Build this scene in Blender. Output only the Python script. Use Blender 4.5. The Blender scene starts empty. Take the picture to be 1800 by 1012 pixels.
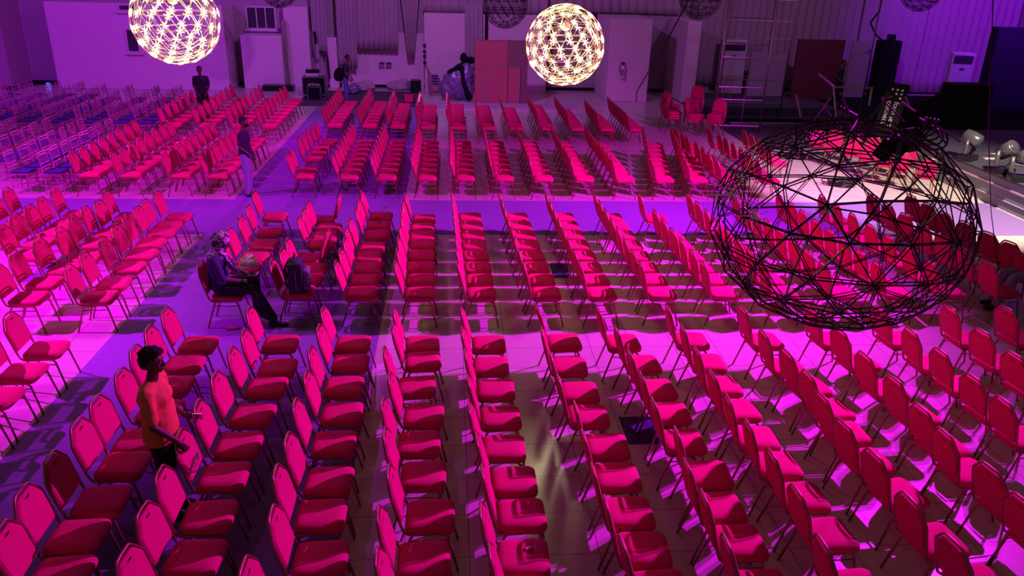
import bpy, bmesh, math, random
from mathutils import Vector, Matrix, noise
random.seed(7)
S = bpy.context.scene
PI = math.pi
C = S.collection
# ---------------------------------------------------------------- camera
CAM_POS = Vector((0.0, 0.0, 5.03)); FPX = 1397.42
RC = Matrix(((0.9971158681388713, 0.0030531917021411094, -0.07583286573837995),
             (-0.07124232855937412, 0.3820984214742621, -0.9213714380901523),
             (0.026162494665137953, 0.924116591306155, 0.3812139157291998)))
cd = bpy.data.cameras.new('camera'); cam = bpy.data.objects.new('camera', cd); C.objects.link(cam)
cam.matrix_world = Matrix.Translation(CAM_POS) @ RC.to_4x4()
cd.sensor_width = 36; cd.lens = FPX / 1800 * 36; cd.clip_end = 200; cd.clip_start = .05
S.camera = cam
def ray(px, py): return RC @ Vector((px - 900, -(py - 506), -FPX))
def wz(px, py, z=0.0):            # point of the plane z under a pixel of the photograph
    d = ray(px, py); return CAM_POS + d * ((z - CAM_POS.z) / d.z)
def wy(px, py, y):
    d = ray(px, py); return CAM_POS + d * (y / d.y)
def pxof(p):
    c = RC.transposed() @ (Vector(p) - CAM_POS); return 900 + FPX * c.x / -c.z, 506 - FPX * c.y / -c.z, -c.z
# ---------------------------------------------------------------- view, world, lights
S.view_settings.view_transform = 'Standard'; S.view_settings.look = 'None'
S.view_settings.exposure = 0; S.view_settings.gamma = 1; S.view_settings.use_curve_mapping = False
W = bpy.data.worlds.new('hall_ambience'); S.world = W; W.use_nodes = True
W.node_tree.nodes['Background'].inputs[0].default_value = (.150, .078, .115, 1)
_n = W.node_tree.nodes; _l = W.node_tree.links       # dim warm light from the ceiling, darker towards the floor
_t = _n.new('ShaderNodeTexCoord'); _s = _n.new('ShaderNodeSeparateXYZ'); _m = _n.new('ShaderNodeMapRange')
_m.inputs['From Min'].default_value = -.05; _m.inputs['From Max'].default_value = .9; _m.inputs['To Min'].default_value = .12; _m.inputs['To Max'].default_value = .60
_l.new(_t.outputs['Generated'], _s.inputs[0]); _l.new(_s.outputs['Z'], _m.inputs['Value']); _l.new(_m.outputs['Result'], _n['Background'].inputs[1])
def spot(name, loc, tgt, col, watts, deg, blend=.5, r=.08):
    l = bpy.data.lights.new(name, 'SPOT'); l.color = col; l.energy = watts; l.spot_size = math.radians(deg); l.spot_blend = blend; l.shadow_soft_size = r
    o = bpy.data.objects.new(name, l); C.objects.link(o); o.location = loc
    o.rotation_euler = (Vector(tgt) - Vector(loc)).to_track_quat('-Z', 'Y').to_euler(); return o
MAG = (.80, .004, 1.0)
spot('stage_wash_right', (9.4, 12.5, 6.3), (-3.2, 12.2, 0), MAG, 12600, 114, 1.0, .05)
spot('stage_wash_near', (9.7, 12.2, 6.6), (3.8, 4.8, 0), MAG, 5200, 46, .9, .06)
spot('stage_wash_middle', (9.4, 12.8, 7.2), (6.2, 19.6, 0), MAG, 6600, 68, .9, .06)
spot('stage_wash_left', (-10.4, 11.0, 6.1), (-8.0, 10.6, 0), (.76, .0, 1.0), 7500, 74, .7, .05)
spot('left_bank_wash', (-11.5, 14.5, 7.0), (-7.2, 18.6, 0), (.78, .0, 1.0), 4800, 72, .8, .05)
spot('back_wash', (-4.4, 30.0, 8.4), (-7.5, 18.5, 0), MAG, 4500, 80, .9, .08)
spot('wall_wash_left', (-13.0, 22.0, 7.5), (-14, 33, 1.5), (.44, .02, 1.0), 3300, 110, .9, .2)
spot('wall_wash_mid', (-1.0, 23.0, 8.0), (-1, 34, 1.5), (.60, .19, .95), 2700, 120, .9, .2)
spot('wall_wash_right', (21.0, 26.0, 8.2), (23.0, 35, 3.5), (.30, .0, 1.0), 5200, 82, .9, .2)
spot('wall_wash_far', (12.0, 24.0, 8.2), (14.5, 35, 3.0), (.62, .24, .85), 1100, 95, .9, .2)
spot('stage_white', (11.9, 13.0, 6.6), (11.5, 17.6, 0), (1.0, .84, .68), 7500, 58, .6, .06)
# ---------------------------------------------------------------- materials
def mat(name, col, rough=.6, metal=0., spec=.5, bump=0., scale=30., vary=0., emit=None, alpha=None, trans=None):
    m = bpy.data.materials.new(name); m.use_nodes = True; nt = m.node_tree; b = nt.nodes['Principled BSDF']
    b.inputs['Base Color'].default_value = (*col, 1); b.inputs['Roughness'].default_value = rough
    b.inputs['Metallic'].default_value = metal; b.inputs['Specular IOR Level'].default_value = spec
    if emit: b.inputs['Emission Color'].default_value = (*emit[0], 1); b.inputs['Emission Strength'].default_value = emit[1]; m.cycles.emission_sampling = 'NONE'
    if alpha is not None: b.inputs['Alpha'].default_value = alpha
    if trans is not None: b.inputs['Transmission Weight'].default_value = trans
    if bump or vary:
        tc = nt.nodes.new('ShaderNodeTexCoord'); n = nt.nodes.new('ShaderNodeTexNoise'); n.inputs['Scale'].default_value = scale; n.inputs['Detail'].default_value = 3
        nt.links.new(tc.outputs['Object'], n.inputs['Vector'])
        if bump:
            bp = nt.nodes.new('ShaderNodeBump'); bp.inputs['Strength'].default_value = bump; bp.inputs['Distance'].default_value = .01
            nt.links.new(n.outputs['Fac'], bp.inputs['Height']); nt.links.new(bp.outputs['Normal'], b.inputs['Normal'])
        if vary:
            mx = nt.nodes.new('ShaderNodeMix'); mx.data_type = 'RGBA'
            mx.inputs['A'].default_value = (*[c * (1 - vary) for c in col], 1); mx.inputs['B'].default_value = (*[min(1, c * (1 + vary)) for c in col], 1)
            nt.links.new(n.outputs['Fac'], mx.inputs['Factor']); nt.links.new(mx.outputs['Result'], b.inputs['Base Color'])
    return m
M = {}
M['fabric'] = mat('red_fabric', (.56, .007, .115), .85, spec=.2, bump=.15, scale=160)
M['frame'] = mat('bronze_tube', (.36, .17, .10), .32, .75)
M['carpet'] = mat('grey_blue_carpet', (.20, .11, .32), .95, spec=.05, bump=.25, scale=14, vary=.18)
M['carpet_dark'] = mat('dark_carpet', (.06, .05, .12), .95, spec=.05, bump=.2, scale=14, vary=.1)
M['black'] = mat('black_metal', (.014, .013, .016), .3, .4)
M['blackm'] = mat('matt_black', (.010, .008, .013), .9, spec=.08)
M['wire'] = mat('dark_wire', (.035, .026, .034), .35, .8)
M['wire_lit'] = mat('lit_wire', (.75, .55, .22), .3, .8)  # chandelier wire of the lit balls, the bulbs' glow put into its colour
M['led'] = mat('led_bulb', (1, .95, .7), .4, emit=((1.0, .97, .66), 16.))
M['ledoff'] = mat('unlit_bulb', (.55, .50, .55), .2)
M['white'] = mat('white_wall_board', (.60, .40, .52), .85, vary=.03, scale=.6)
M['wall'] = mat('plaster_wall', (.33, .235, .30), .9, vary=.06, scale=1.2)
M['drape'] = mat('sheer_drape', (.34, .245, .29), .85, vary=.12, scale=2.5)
M['steel'] = mat('steel_tube', (.45, .43, .46), .35, .85)
M['wood'] = mat('red_wood_panel', (.36, .075, .10), .6, vary=.12, scale=1.6)
M['maroon'] = mat('maroon_panel', (.11, .012, .03), .8, vary=.1, scale=1.5)
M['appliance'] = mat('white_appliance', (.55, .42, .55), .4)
M['stage'] = mat('grey_stage_skirt', (.22, .22, .27), .8, vary=.08, scale=1.2)
M['stagetop'] = mat('dark_stage_top', (.045, .04, .06), .6, vary=.3, scale=1.5)
M['navy'] = mat('navy_cushion', (.035, .020, .16), .85)
M['chiavari'] = mat('chiavari_wood', (.42, .16, .27), .35)
M['glass'] = mat('dark_glass', (.05, .035, .06), .12)
def tile_mat():
    m = bpy.data.materials.new('beige_floor_tile'); m.use_nodes = True; nt = m.node_tree; b = nt.nodes['Principled BSDF']
    tc = nt.nodes.new('ShaderNodeTexCoord'); mp = nt.nodes.new('ShaderNodeMapping'); mp.inputs['Location'].default_value = (-.155, -.36, 0)
    br = nt.nodes.new('ShaderNodeTexBrick'); br.offset = 0; br.squash = 1
    br.inputs['Scale'].default_value = 1; br.inputs['Brick Width'].default_value = .6; br.inputs['Row Height'].default_value = .6
    br.inputs['Mortar Size'].default_value = .004; br.inputs['Mortar Smooth'].default_value = .1; br.inputs['Bias'].default_value = 0
    br.inputs['Color1'].default_value = (.50, .405, .39, 1); br.inputs['Color2'].default_value = (.545, .445, .425, 1); br.inputs['Mortar'].default_value = (.14, .11, .11, 1)
    nt.links.new(tc.outputs['Object'], mp.inputs['Vector']); nt.links.new(mp.outputs['Vector'], br.inputs['Vector'])
    nt.links.new(br.outputs['Color'], b.inputs['Base Color'])
    b.inputs['Roughness'].default_value = .16; b.inputs['Specular IOR Level'].default_value = .5
    n = nt.nodes.new('ShaderNodeTexNoise'); n.inputs['Scale'].default_value = .9; n.inputs['Detail'].default_value = 4
    mr = nt.nodes.new('ShaderNodeMapRange'); mr.inputs['To Min'].default_value = .12; mr.inputs['To Max'].default_value = .30
    nt.links.new(tc.outputs['Object'], n.inputs['Vector']); nt.links.new(n.outputs['Fac'], mr.inputs['Value']); nt.links.new(mr.outputs['Result'], b.inputs['Roughness'])
    return m
M['tile'] = tile_mat()
# ---------------------------------------------------------------- mesh helpers
class MB:
    def __init__(s): s.v = []; s.f = []
    def add(s, vs, fs):
        n = len(s.v); s.v += [tuple(v) for v in vs]; s.f += [tuple(i + n for i in f) for f in fs]; return s
    def box(s, x0, y0, z0, x1, y1, z1, M4=None):
        vs = [Vector(p) for p in ((x0, y0, z0), (x1, y0, z0), (x1, y1, z0), (x0, y1, z0), (x0, y0, z1), (x1, y0, z1), (x1, y1, z1), (x0, y1, z1))]
        if M4: vs = [M4 @ v for v in vs]
        return s.add(vs, [(3, 2, 1, 0), (4, 5, 6, 7), (0, 1, 5, 4), (1, 2, 6, 5), (2, 3, 7, 6), (3, 0, 4, 7)])
    def tube(s, pts, r, n=8, closed=False, cap=True):
        P = [Vector(p) for p in pts]; m = len(P); rs = r if isinstance(r, (list, tuple)) else [r] * m
        T = []
        for i in range(m):
            a = P[(i - 1) % m] if (closed or i) else P[i]; b = P[(i + 1) % m] if (closed or i < m - 1) else P[i]
            t = b - a; T.append(t.normalized() if t.length > 1e-9 else Vector((0, 0, 1)))
        u = T[0].orthogonal().normalized(); rings = []
        for i in range(m):
            u = u - T[i] * u.dot(T[i]); u = u.normalized() if u.length > 1e-6 else T[i].orthogonal().normalized()
            w = T[i].cross(u)
            rings.append([P[i] + (u * math.cos(2 * PI * (k + .5) / n) + w * math.sin(2 * PI * (k + .5) / n)) * rs[i] for k in range(n)])
        vs = [v for R in rings for v in R]; fs = []
        for i in range(m if closed else m - 1):
            j = (i + 1) % m
            for k in range(n): fs.append((i * n + k, i * n + (k + 1) % n, j * n + (k + 1) % n, j * n + k))
        if cap and not closed: fs += [tuple(range(n))[::-1], tuple((m - 1) * n + k for k in range(n))]
        return s.add(vs, fs)
    def lathe(s, prof, n=16, o=(0, 0, 0), ax='z'):
        vs = []; fs = []; o = Vector(o)
        for (r, z) in prof:
            for k in range(n):
                a = 2 * PI * k / n; p = (r * math.cos(a), r * math.sin(a), z)
                if ax == 'x': p = (p[2], p[0], p[1])
                if ax == 'y': p = (p[1], p[2], p[0])
                vs.append(o + Vector(p))
        for i in range(len(prof) - 1):
            for k in range(n): fs.append((i * n + k, i * n + (k + 1) % n, (i + 1) * n + (k + 1) % n, (i + 1) * n + k))
        fs += [tuple(range(n))[::-1], tuple((len(prof) - 1) * n + k for k in range(n))]
        return s.add(vs, fs)
    def ell(s, c, r, n=12, M3=None):
        vs = []; fs = []; c = Vector(c); m = n // 2
        for i in range(1, m):
            t = PI * i / m
            for k in range(n):
                a = 2 * PI * k / n; p = Vector((r[0] * math.sin(t) * math.cos(a), r[1] * math.sin(t) * math.sin(a), r[2] * math.cos(t)))
                if M3: p = M3 @ p
                vs.append(c + p)
        top = Vector((0, 0, r[2])); bot = -top
        if M3: top = M3 @ top; bot = M3 @ bot
        vs += [c + top, c + bot]; a = len(vs) - 2
        for i in range(m - 2):
            for k in range(n): fs.append((i * n + k, (i + 1) * n + k, (i + 1) * n + (k + 1) % n, i * n + (k + 1) % n))
        for k in range(n): fs.append((a, k, (k + 1) % n)); fs.append((a + 1, (m - 2) * n + (k + 1) % n, (m - 2) * n + k))
        return s.add(vs, fs)
    def cap(s, a, b, ra, rb, n=12):      # tapered limb with round ends
        a = Vector(a); b = Vector(b); d = (b - a).normalized()
        pts = []; rs = []
        for t in (-1, -.8, -.45, 0): pts.append(a + d * ra * t); rs.append(max(.0008, ra * math.sqrt(max(0, 1 - t * t))))
        for t in (0, .45, .8, 1): pts.append(b + d * rb * t); rs.append(max(.0008, rb * math.sqrt(max(0, 1 - t * t))))
        return s.tube(pts, rs, n)
    def grid(s, fn, nu, nv):
        vs = [fn(i / nu, j / nv) for j in range(nv + 1) for i in range(nu + 1)]
        return s.add(vs, [(j * (nu + 1) + i, j * (nu + 1) + i + 1, (j + 1) * (nu + 1) + i + 1, (j + 1) * (nu + 1) + i) for j in range(nv) for i in range(nu)])
    def mesh(s, name, smooth=False):
        me = bpy.data.meshes.new(name); me.from_pydata(s.v, [], s.f); me.update()
        bm = bmesh.new(); bm.from_mesh(me); bmesh.ops.recalc_face_normals(bm, faces=bm.faces); bm.to_mesh(me); bm.free()
        if smooth: me.polygons.foreach_set('use_smooth', [True] * len(me.polygons))
        return me
    def build(s, name, m, parent=None, smooth=False, bevel=0, loc=None, rz=0):
        me = s.mesh(name, smooth)
        if bevel:
            bm = bmesh.new(); bm.from_mesh(me)
            bmesh.ops.bevel(bm, geom=[e for e in bm.edges if len(e.link_faces) == 2 and e.calc_face_angle() > .6], offset=bevel, segments=2, affect='EDGES', profile=.6)
            bm.to_mesh(me); bm.free()
        return put(name, me, m, parent, loc, rz)
def put(name, me, m, parent=None, loc=None, rz=0):
    if m is not None: me.materials.clear(); me.materials.append(m)
    o = bpy.data.objects.new(name, me); C.objects.link(o)
    if parent: o.parent = parent
    if loc is not None: o.location = loc
    if rz: o.rotation_euler.z = rz
    return o
def tag(o, label=None, cat=None, group=None, kind=None):
    if label: o['label'] = label
    if cat: o['category'] = cat
    if group: o['group'] = group
    if kind: o['kind'] = kind
    return o
def thing(name, label, cat, loc=(0, 0, 0), rz=0, group=None):
    o = bpy.data.objects.new(name, None); C.objects.link(o); o.location = loc; o.rotation_euler.z = rz; o.empty_display_size = .2
    return tag(o, label, cat, group)
def struct(name, mb, m, **k):
    return tag(mb.build(name, m, **k), kind='structure')
def copy_tree(o, parent=None):
    c = o.copy(); C.objects.link(c)
    if parent: c.parent = parent
    for ch in KIDS.get(o.name, []): copy_tree(ch, c)
    return c
KIDS = {}
def kids(root):
    KIDS[root.name] = list(root.children)
    for ch in root.children: kids(ch)
# ---------------------------------------------------------------- floor and carpets
struct('floor', MB().box(-30, -3, -.1, 32, 40, 0), M['tile'])
AY0, AY1, LX0, LX1 = 14.92, 17.30, -4.76, -1.04
tag(MB().box(-18.9, AY0, 0, 12.6, AY1, .006).build('cross_aisle_carpet', M['carpet']), 'wide grey-blue carpet strip along the cross aisle between the chair blocks', 'carpet')
c_ = MB().box(LX0, -3, 0, LX1, AY0 - .002, .005)
tag(c_.build('long_aisle_carpet', M['carpet']), 'grey-blue carpet runner coming from the camera up to the cross aisle', 'carpet')
tag(MB().box(LX0, AY1 + .002, 0, LX1, 29.2, .005).build('long_aisle_carpet', M['carpet']), 'grey-blue carpet runner going from the cross aisle to the far wall', 'carpet')
tag(MB().box(1.99, 7.52, 0, 2.62, 8.1, .004).build('carpet_offcut', M['carpet_dark']), 'small dark carpet square on the tiles between foreground chair columns', 'carpet piece')
tag(MB().box(1.75, 12.6, 0, 2.05, 13.3, .004).build('carpet_offcut', M['carpet_dark']), 'small dark carpet piece on the tiles in the middle block', 'carpet piece')
tag(MB().box(-6.95, 12.45, 0, -6.1, 13.4, .004).build('carpet_offcut', M['carpet']), 'grey-blue carpet piece under the chairs left of the long runner', 'carpet piece')
# ---------------------------------------------------------------- banquet chair
def sq(pts): return pts
def make_banquet():
    t = thing('banquet_chair', 'x', 'chair')
    # cushion seat
    def outline(g):
        pts = []
        hw0, hw1 = .200 + g, .212 + g; x0, x1 = -.195 - g, .228 + g
        def arc(cx, cy, r, a0, a1, n=4):
            for k in range(n + 1):
                a = a0 + (a1 - a0) * k / n; pts.append((cx + r * math.cos(a), cy + r * math.sin(a)))
        r = .065
        arc(x1 - r, hw1 - r, r, 0, PI / 2); arc(x0 + r, hw0 - r, r, PI / 2, PI); arc(x0 + r, -hw0 + r, r, PI, 1.5 * PI); arc(x1 - r, -hw1 + r, r, 1.5 * PI, 2 * PI)
        return pts
    m = MB(); rings = []
    for g, z in ((-.02, .402), (0, .408), (.006, .435), (.002, .462), (-.016, .480), (-.06, .490), (-.12, .493)):
        rings.append([(x, y, z) for x, y in outline(g)] if g > -.05 else [(x * (1 + g * 3.2) + .0, y * (1 + g * 3.4), z) for x, y in outline(-.018)])
    n = len(rings[0]); vs = [p for r_ in rings for p in r_]; fs = []
    for i in range(len(rings) - 1):
        for k in range(n): fs.append((i * n + k, i * n + (k + 1) % n, (i + 1) * n + (k + 1) % n, (i + 1) * n + k))
    fs += [tuple(range(n))[::-1], tuple((len(rings) - 1) * n + k for k in range(n))]
    m.add(vs, fs); m.build('seat', M['fabric'], t, smooth=True)
    # backrest: padded panel, chamfered crown, grip slot
    A = Vector((-.232, 0, .52)); Bt = Vector((-.338, 0, .915)); L = (Bt - A).length; ux = Vector((0, 1, 0)); uz = (Bt - A).normalized(); un = ux.cross(uz)
    prof = [(-.175, 0), (.175, 0), (.190, .04), (.199, L - .15), (.196, L - .125), (.112, L - .022), (.088, L - .012), (-.088, L - .012), (-.112, L - .022), (-.196, L - .125), (-.199, L - .15), (-.190, .04)]
    hole = [(.042 * math.cos(a) * 1.0, L - .052 + .011 * math.sin(a)) for a in [2 * PI * k / 10 for k in range(10)]]
    bm = bmesh.new()
    def P(p, d): return A + ux * p[0] + uz * p[1] + un * d
    def ins(pr, g):
        cx = 0; cz = L / 2
        return [(x * (1 - g / .2), cz + (z - cz) * (1 - g / .2)) for x, z in pr]
    rg = [[bm.verts.new(P(p, d)) for p in ins(prof, g)] for g, d in ((.018, -.022), (0, -.012), (0, .010), (.018, .024))]
    hg = [[bm.verts.new(P(p, d)) for p in hole] for d in (-.022, .024)]
    for i in range(3):
        for k in range(12): bm.faces.new((rg[i][k], rg[i][(k + 1) % 12], rg[i + 1][(k + 1) % 12], rg[i + 1][k]))
    for k in range(10): bm.faces.new((hg[0][k], hg[0][(k + 1) % 10], hg[1][(k + 1) % 10], hg[1][k]))
    bm.edges.ensure_lookup_table()
    for rr, hh in ((rg[0], hg[0]), (rg[3], hg[1])):
        es = [bm.edges.get((rr[k], rr[(k + 1) % 12])) for k in range(12)] + [bm.edges.get((hh[k], hh[(k + 1) % 10])) for k in range(10)]
        bmesh.ops.triangle_fill(bm, use_beauty=True, use_dissolve=False, edges=es)
    bmesh.ops.recalc_face_normals(bm, faces=bm.faces)
    me = bpy.data.meshes.new('backrest'); bm.to_mesh(me); bm.free(); put('backrest', me, M['fabric'], t)
    # back frame hoop
    half = [(.02, .196, .405), (-.10, .198, .402), (-.17, .2, .408), (-.205, .203, .435), (-.228, .205, .50), (-.262, .212, .63), (-.297, .214, .765), (-.306, .210, .800), (-.333, .128, .905), (-.341, .100, .930), (-.343, .07, .935), (-.344, 0, .938)]
    pts = half + [(x, -y, z) for x, y, z in half[-2::-1]]
    MB().tube(pts, .0125, 8).build('back_frame', M['frame'], t, smooth=True)
    for sx, sy in ((1, 1), (1, -1), (-1, 1), (-1, -1)):
        if sx > 0: pp = [(.12, .19, .402), (.155, .192, .398), (.178, .195, .37), (.262, .214, 0)]
        else: pp = [(-.09, .19, .402), (-.125, .192, .398), (-.148, .195, .37), (-.268, .214, 0)]
        MB().tube([(x, y * sy, z) for x, y, z in pp], [.0125, .0125, .013, .0115], 8).build('leg', M['frame'], t, smooth=True)
    f = MB()
    for sy in (1, -1):
        f.tube([(-.10, .19 * sy, .402), (.13, .19 * sy, .402)], .0125, 8); f.tube([(-.160, .197 * sy, .335), (.186, .197 * sy, .335)], .007, 6)
    f.tube([(.13, -.19, .396), (.13, .19, .396)], .010, 6); f.tube([(-.10, -.19, .396), (-.10, .19, .396)], .010, 6)
    f.build('seat_frame', M['frame'], t, smooth=True)
    return t
CHAIR = make_banquet(); kids(CHAIR)
ORD = ['zeroth', 'first', 'second', 'third', 'fourth', 'fifth', 'sixth', 'seventh', 'eighth', 'ninth', 'tenth', 'eleventh', 'twelfth', 'thirteenth', 'fourteenth', 'fifteenth']
TAB = {'N':{1:[(-3.19,9.22),(-3.21,8.7),(-3.19,8.18),(-3.14,7.63),(-3.16,7.06),(-3.16,6.64),(-3.15,6.1),(-3.16,5.62),(-3.09,5.16)],2:[(-2.18,9.24),(-2.09,8.58),(-2.12,8.12),(-2.14,7.52),(-2.15,6.96),(-2.16,6.43),(-2.14,5.84),(-2.11,5.32),(-2.07,4.81)],3:[(-1.27,9.21),(-1.24,8.68),(-1.25,8.11),(-1.2,7.53),(-1.21,6.95),(-1.17,6.32),(-1.17,5.82),(-1.09,5.26),(-1.17,4.66)],4:[(-0.39,9.2),(-0.37,8.74),(-0.42,8.1),(-0.32,7.47),(-0.35,6.93),(-0.29,6.39),(-0.21,5.79),(-0.25,5.23),(-0.22,4.73)],5:[(0.46,9.19),(0.46,8.59),(0.49,8.01),(0.51,7.41),(0.51,6.83),(0.57,6.27),(0.6,5.77),(0.57,5.22),(0.62,4.75)],6:[(1.44,9.23),(1.42,8.56),(1.45,7.93),(1.47,7.41),(1.57,6.82),(1.57,6.3),(1.57,5.76),(1.6,5.28),(1.64,4.81)],7:[(2.21,9.2),(2.33,8.59),(2.36,7.97),(2.38,7.45),(2.38,6.89),(2.47,6.31),(2.42,5.8),(2.44,5.34),(2.45,4.78)],8:[(3.13,9.24),(3.16,8.61),(3.16,8.03),(3.17,7.48),(3.17,6.92),(3.21,6.44),(3.25,5.93),(3.26,5.4),(3.2,4.75)],9:[(4.11,9.21),(4.12,8.48),(4.2,7.98),(4.23,7.46),(4.18,6.98),(4.16,6.46),(4.2,5.94),(4.18,5.28),(4.24,4.75)],10:[(5.03,9.22),(5.1,8.58),(5.09,7.9),(5.14,7.32),(5.1,6.72),(5.08,6.25),(5.16,5.7),(5.15,5.24)],11:[(5.96,9.21),(6.0,8.51),(6.05,7.96),(6.05,7.35),(6.07,6.83)],12:[(6.92,9.2),(6.9,8.51),(6.89,7.87)],13:[(7.69,9.19)]},'C':{1:[(-5.07,14.57),(-5.1,14.05),(-5.08,13.63),(-5.08,13.11),(-5.04,12.56),(-5.02,11.97),(-5.0,11.28),(-5.0,10.77)],2:[(-5.97,14.59),(-5.87,13.96),(-5.95,13.62),(-5.94,13.09),(-5.84,12.41),(-5.95,11.91),(-6.0,11.33)],3:[(-6.94,14.72),(-6.91,14.12),(-6.9,13.67),(-6.89,13.15),(-6.77,12.54)],4:[(-7.78,14.74)],5:[(-4.97,9.14),(-4.71,8.34),(-4.58,7.67)]},'B':{1:[(-3.32,14.61),(-3.22,13.7),(-3.19,13.03),(-3.21,12.4),(-3.24,11.95),(-3.23,10.88)],2:[(-2.23,14.07),(-2.23,13.68),(-2.23,13.14),(-2.2,11.96),(-2.2,11.43),(-2.25,10.95)],3:[(-1.35,14.65),(-1.35,14.08),(-1.33,13.55),(-1.36,12.9),(-1.38,12.44),(-1.33,11.91),(-1.33,11.38),(-1.33,10.88)],4:[(-0.53,14.52),(-0.55,13.99),(-0.52,13.07),(-0.51,12.51),(-0.5,11.94),(-0.48,11.41),(-0.48,10.87)]}}
def fill(x0, y0, x1, y1, n): return [(x0 + (x1 - x0) * i / (n - 1), y0 + (y1 - y0) * i / (n - 1)) for i in range(n)]
ROWS = []       # (x, y, yaw, block, column, index from the far end of the column)
def add_block(block, cols, yaws=None):
    for ci, col in enumerate(cols):
        far = sorted(col, key=lambda p: -p[1])
        for i, p in enumerate(far):
            yaw = p[2] if len(p) > 2 else random.gauss(0, .025)
            ROWS.append([p[0], p[1], yaw, block, ci + 1, i + 1])
B = TAB['B']
B[2] = [(-2.23, 13.93), (-2.23, 13.49), (-2.23, 13.05), (-2.20, 11.87), (-2.20, 11.41), (-2.25, 10.95)] + [(-2.38, 14.42, PI - .05), (-2.30, 12.36, PI - .15)]
BC = [B[1], B[2], B[3], B[4] + [(-.54, 13.5)]]
for k, (xa, xb) in enumerate(((.34, .43), (1.24, 1.39), (2.14, 2.22), (3.08, 3.13))): BC.append(fill(xa, 14.64, xb, 10.86, 8))
BC.append([p for i, p in enumerate(fill(3.95, 14.6, 4.08, 10.86, 8)) if i != 1])
BC += [fill(4.92, 14.6, 5.0, 10.86, 8), fill(5.82, 14.6, 5.93, 10.86, 8), fill(6.72, 14.6, 6.78, 10.86, 8), fill(7.57, 14.57, 7.66, 10.9, 7), [(x, y, .12) for x, y in fill(8.62, 14.67, 8.55, 10.9, 7)]]
BC.append([(9.41, 14.65, .15), (9.43, 14.13, .2), (9.40, 13.5, .15), (9.46, 12.98, .2), (9.5, 12.4, .25), (9.55, 11.93, .3), (9.38, 11.35, .35), (9.30, 10.70, .55)])
NC = [TAB['N'][k] for k in range(1, 14)]
NC[10] = NC[10] + [(6.1, 6.25), (6.12, 5.7)]; NC[11] = NC[11] + [(6.92, 7.25)]; NC[12] = NC[12] + [(7.75, 8.6)]
NC = [[(x, y, random.gauss(.0 if i < 8 else .10, .03)) for x, y in c] for i, c in enumerate(NC)]
CC = [[(-7.78, 14.74), (-7.75, 14.2)], TAB['C'][3], TAB['C'][2] + [(-5.95, 10.75)], TAB['C'][1], [(-4.99, 9.14, .05), (-4.99, 8.55, .0), (-4.99, 7.98, -.03), (-4.98, 7.42, 0)]]
DF = [TABD for TABD in ()]
xs = [-3.29, -2.29, -1.45, -.56, .30, 1.18, 2.08, 3.02, 3.95, 4.86, 5.66]
DF = [fill(x, 17.62, x + .0, 21.25, 8) for x in xs]
DF[0] = [(-3.27, 17.67), (-3.29, 18.18), (-3.33, 19.32), (-3.31, 19.82), (-3.32, 20.45), (-3.28, 20.90), (-3.23, 21.3)]
for i in (9, 10): DF[i] = [(x + .0 + (y - 17.6) * .18, y) for x, y in DF[i]]
DF += [[(6.40, 21.2), (6.42, 20.6), (6.40, 20.1), (6.45, 19.4), (6.45, 18.8), (6.4, 18.2), (6.4, 17.6)], [(7.35, 21.25), (7.39, 20.5), (7.4, 20.0), (7.4, 19.4), (7.4, 18.8), (7.38, 18.2), (7.36, 17.6)], fill(8.25, 21.0, 8.25, 19.3, 4)]
DB = [fill(x, 23.5, x, y1, 8) for x, y1 in ((-3.38, 27.35), (-2.38, 27.4), (-1.57, 27.1), (-.7, 26.9), (.19, 27.1), (1.07, 26.95), (1.9, 26.6), (2.85, 27.2), (3.73, 26.5), (4.62, 25.6), (5.49, 26.3))]
DB[4] = DB[4]
EF = [fill(x, 17.68, x + .02, 21.3, 8) for x in (-7.88, -7.02, -5.95, -5.15)]
EB = [fill(x, 23.3, x - .06, 27.7, 8) for x in (-7.9, -6.95, -6.02, -5.2)]
add_block('foreground block', NC); add_block('middle block', BC); add_block('left block', CC)
add_block('back block', DF); add_block('rear block', DB); add_block('back-left block', EF); add_block('rear-left block', EB)
vis = []
for r in ROWS:
    u, v, d = pxof((r[0], r[1], .5))
    if -70 < u < 1870 and v < 1090: vis.append((d, r))
vis.sort(key=lambda a: a[0])
NOWN = 258
SPECIAL = {('middle block', 1, 6): 'red banquet chair that the seated person in the headscarf sits on',
           ('middle block', 1, 5): 'red banquet chair with the cream hat on its seat, behind the seated person',
           ('middle block', 2, 8): 'red banquet chair carrying the dark backpack, nearest of its column'}
near, rest = vis[:NOWN], vis[NOWN:]
PLACED = {}
for i, (d, r) in enumerate(near):
    o = copy_tree(CHAIR)
    o.location = (r[0], r[1], .006 if (LX0 < r[0] < LX1) else 0); o.rotation_euler.z = r[2]
    if abs(r[2]) > 2:
        lab = 'red banquet chair turned to face left, %s in the long carpet runner rows' % ('farther one' if r[1] > 12.5 else 'nearer one')
    else:
        lab = 'red banquet chair, %s from far end of %s column from left in %s' % (ORD[r[5]], ORD[r[4]], r[3])
    lab = SPECIAL.get((r[3], r[4], r[5]), lab)
    o['label'] = lab; o['category'] = 'chair'; o['group'] = 'red banquet chairs of the ' + r[3]
    PLACED[(r[3], r[4], r[5])] = o
def merged(root):
    out = MB(); mi = []; fab = set()
    for ch in root.children:
        me = ch.data; out.add([v.co for v in me.vertices], [tuple(p.vertices) for p in me.polygons]); mi += [0 if me.materials[0] == M['fabric'] else 1] * len(me.polygons)
    return out, mi
base, bmi = merged(CHAIR)
big = MB(); bm_i = []
for d, r in rest:
    T4 = Matrix.Translation((r[0], r[1], .006 if (LX0 < r[0] < LX1) else 0)) @ Matrix.Rotation(r[2], 4, 'Z')
    big.add([T4 @ Vector(v) for v in base.v], base.f); bm_i += bmi
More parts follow.
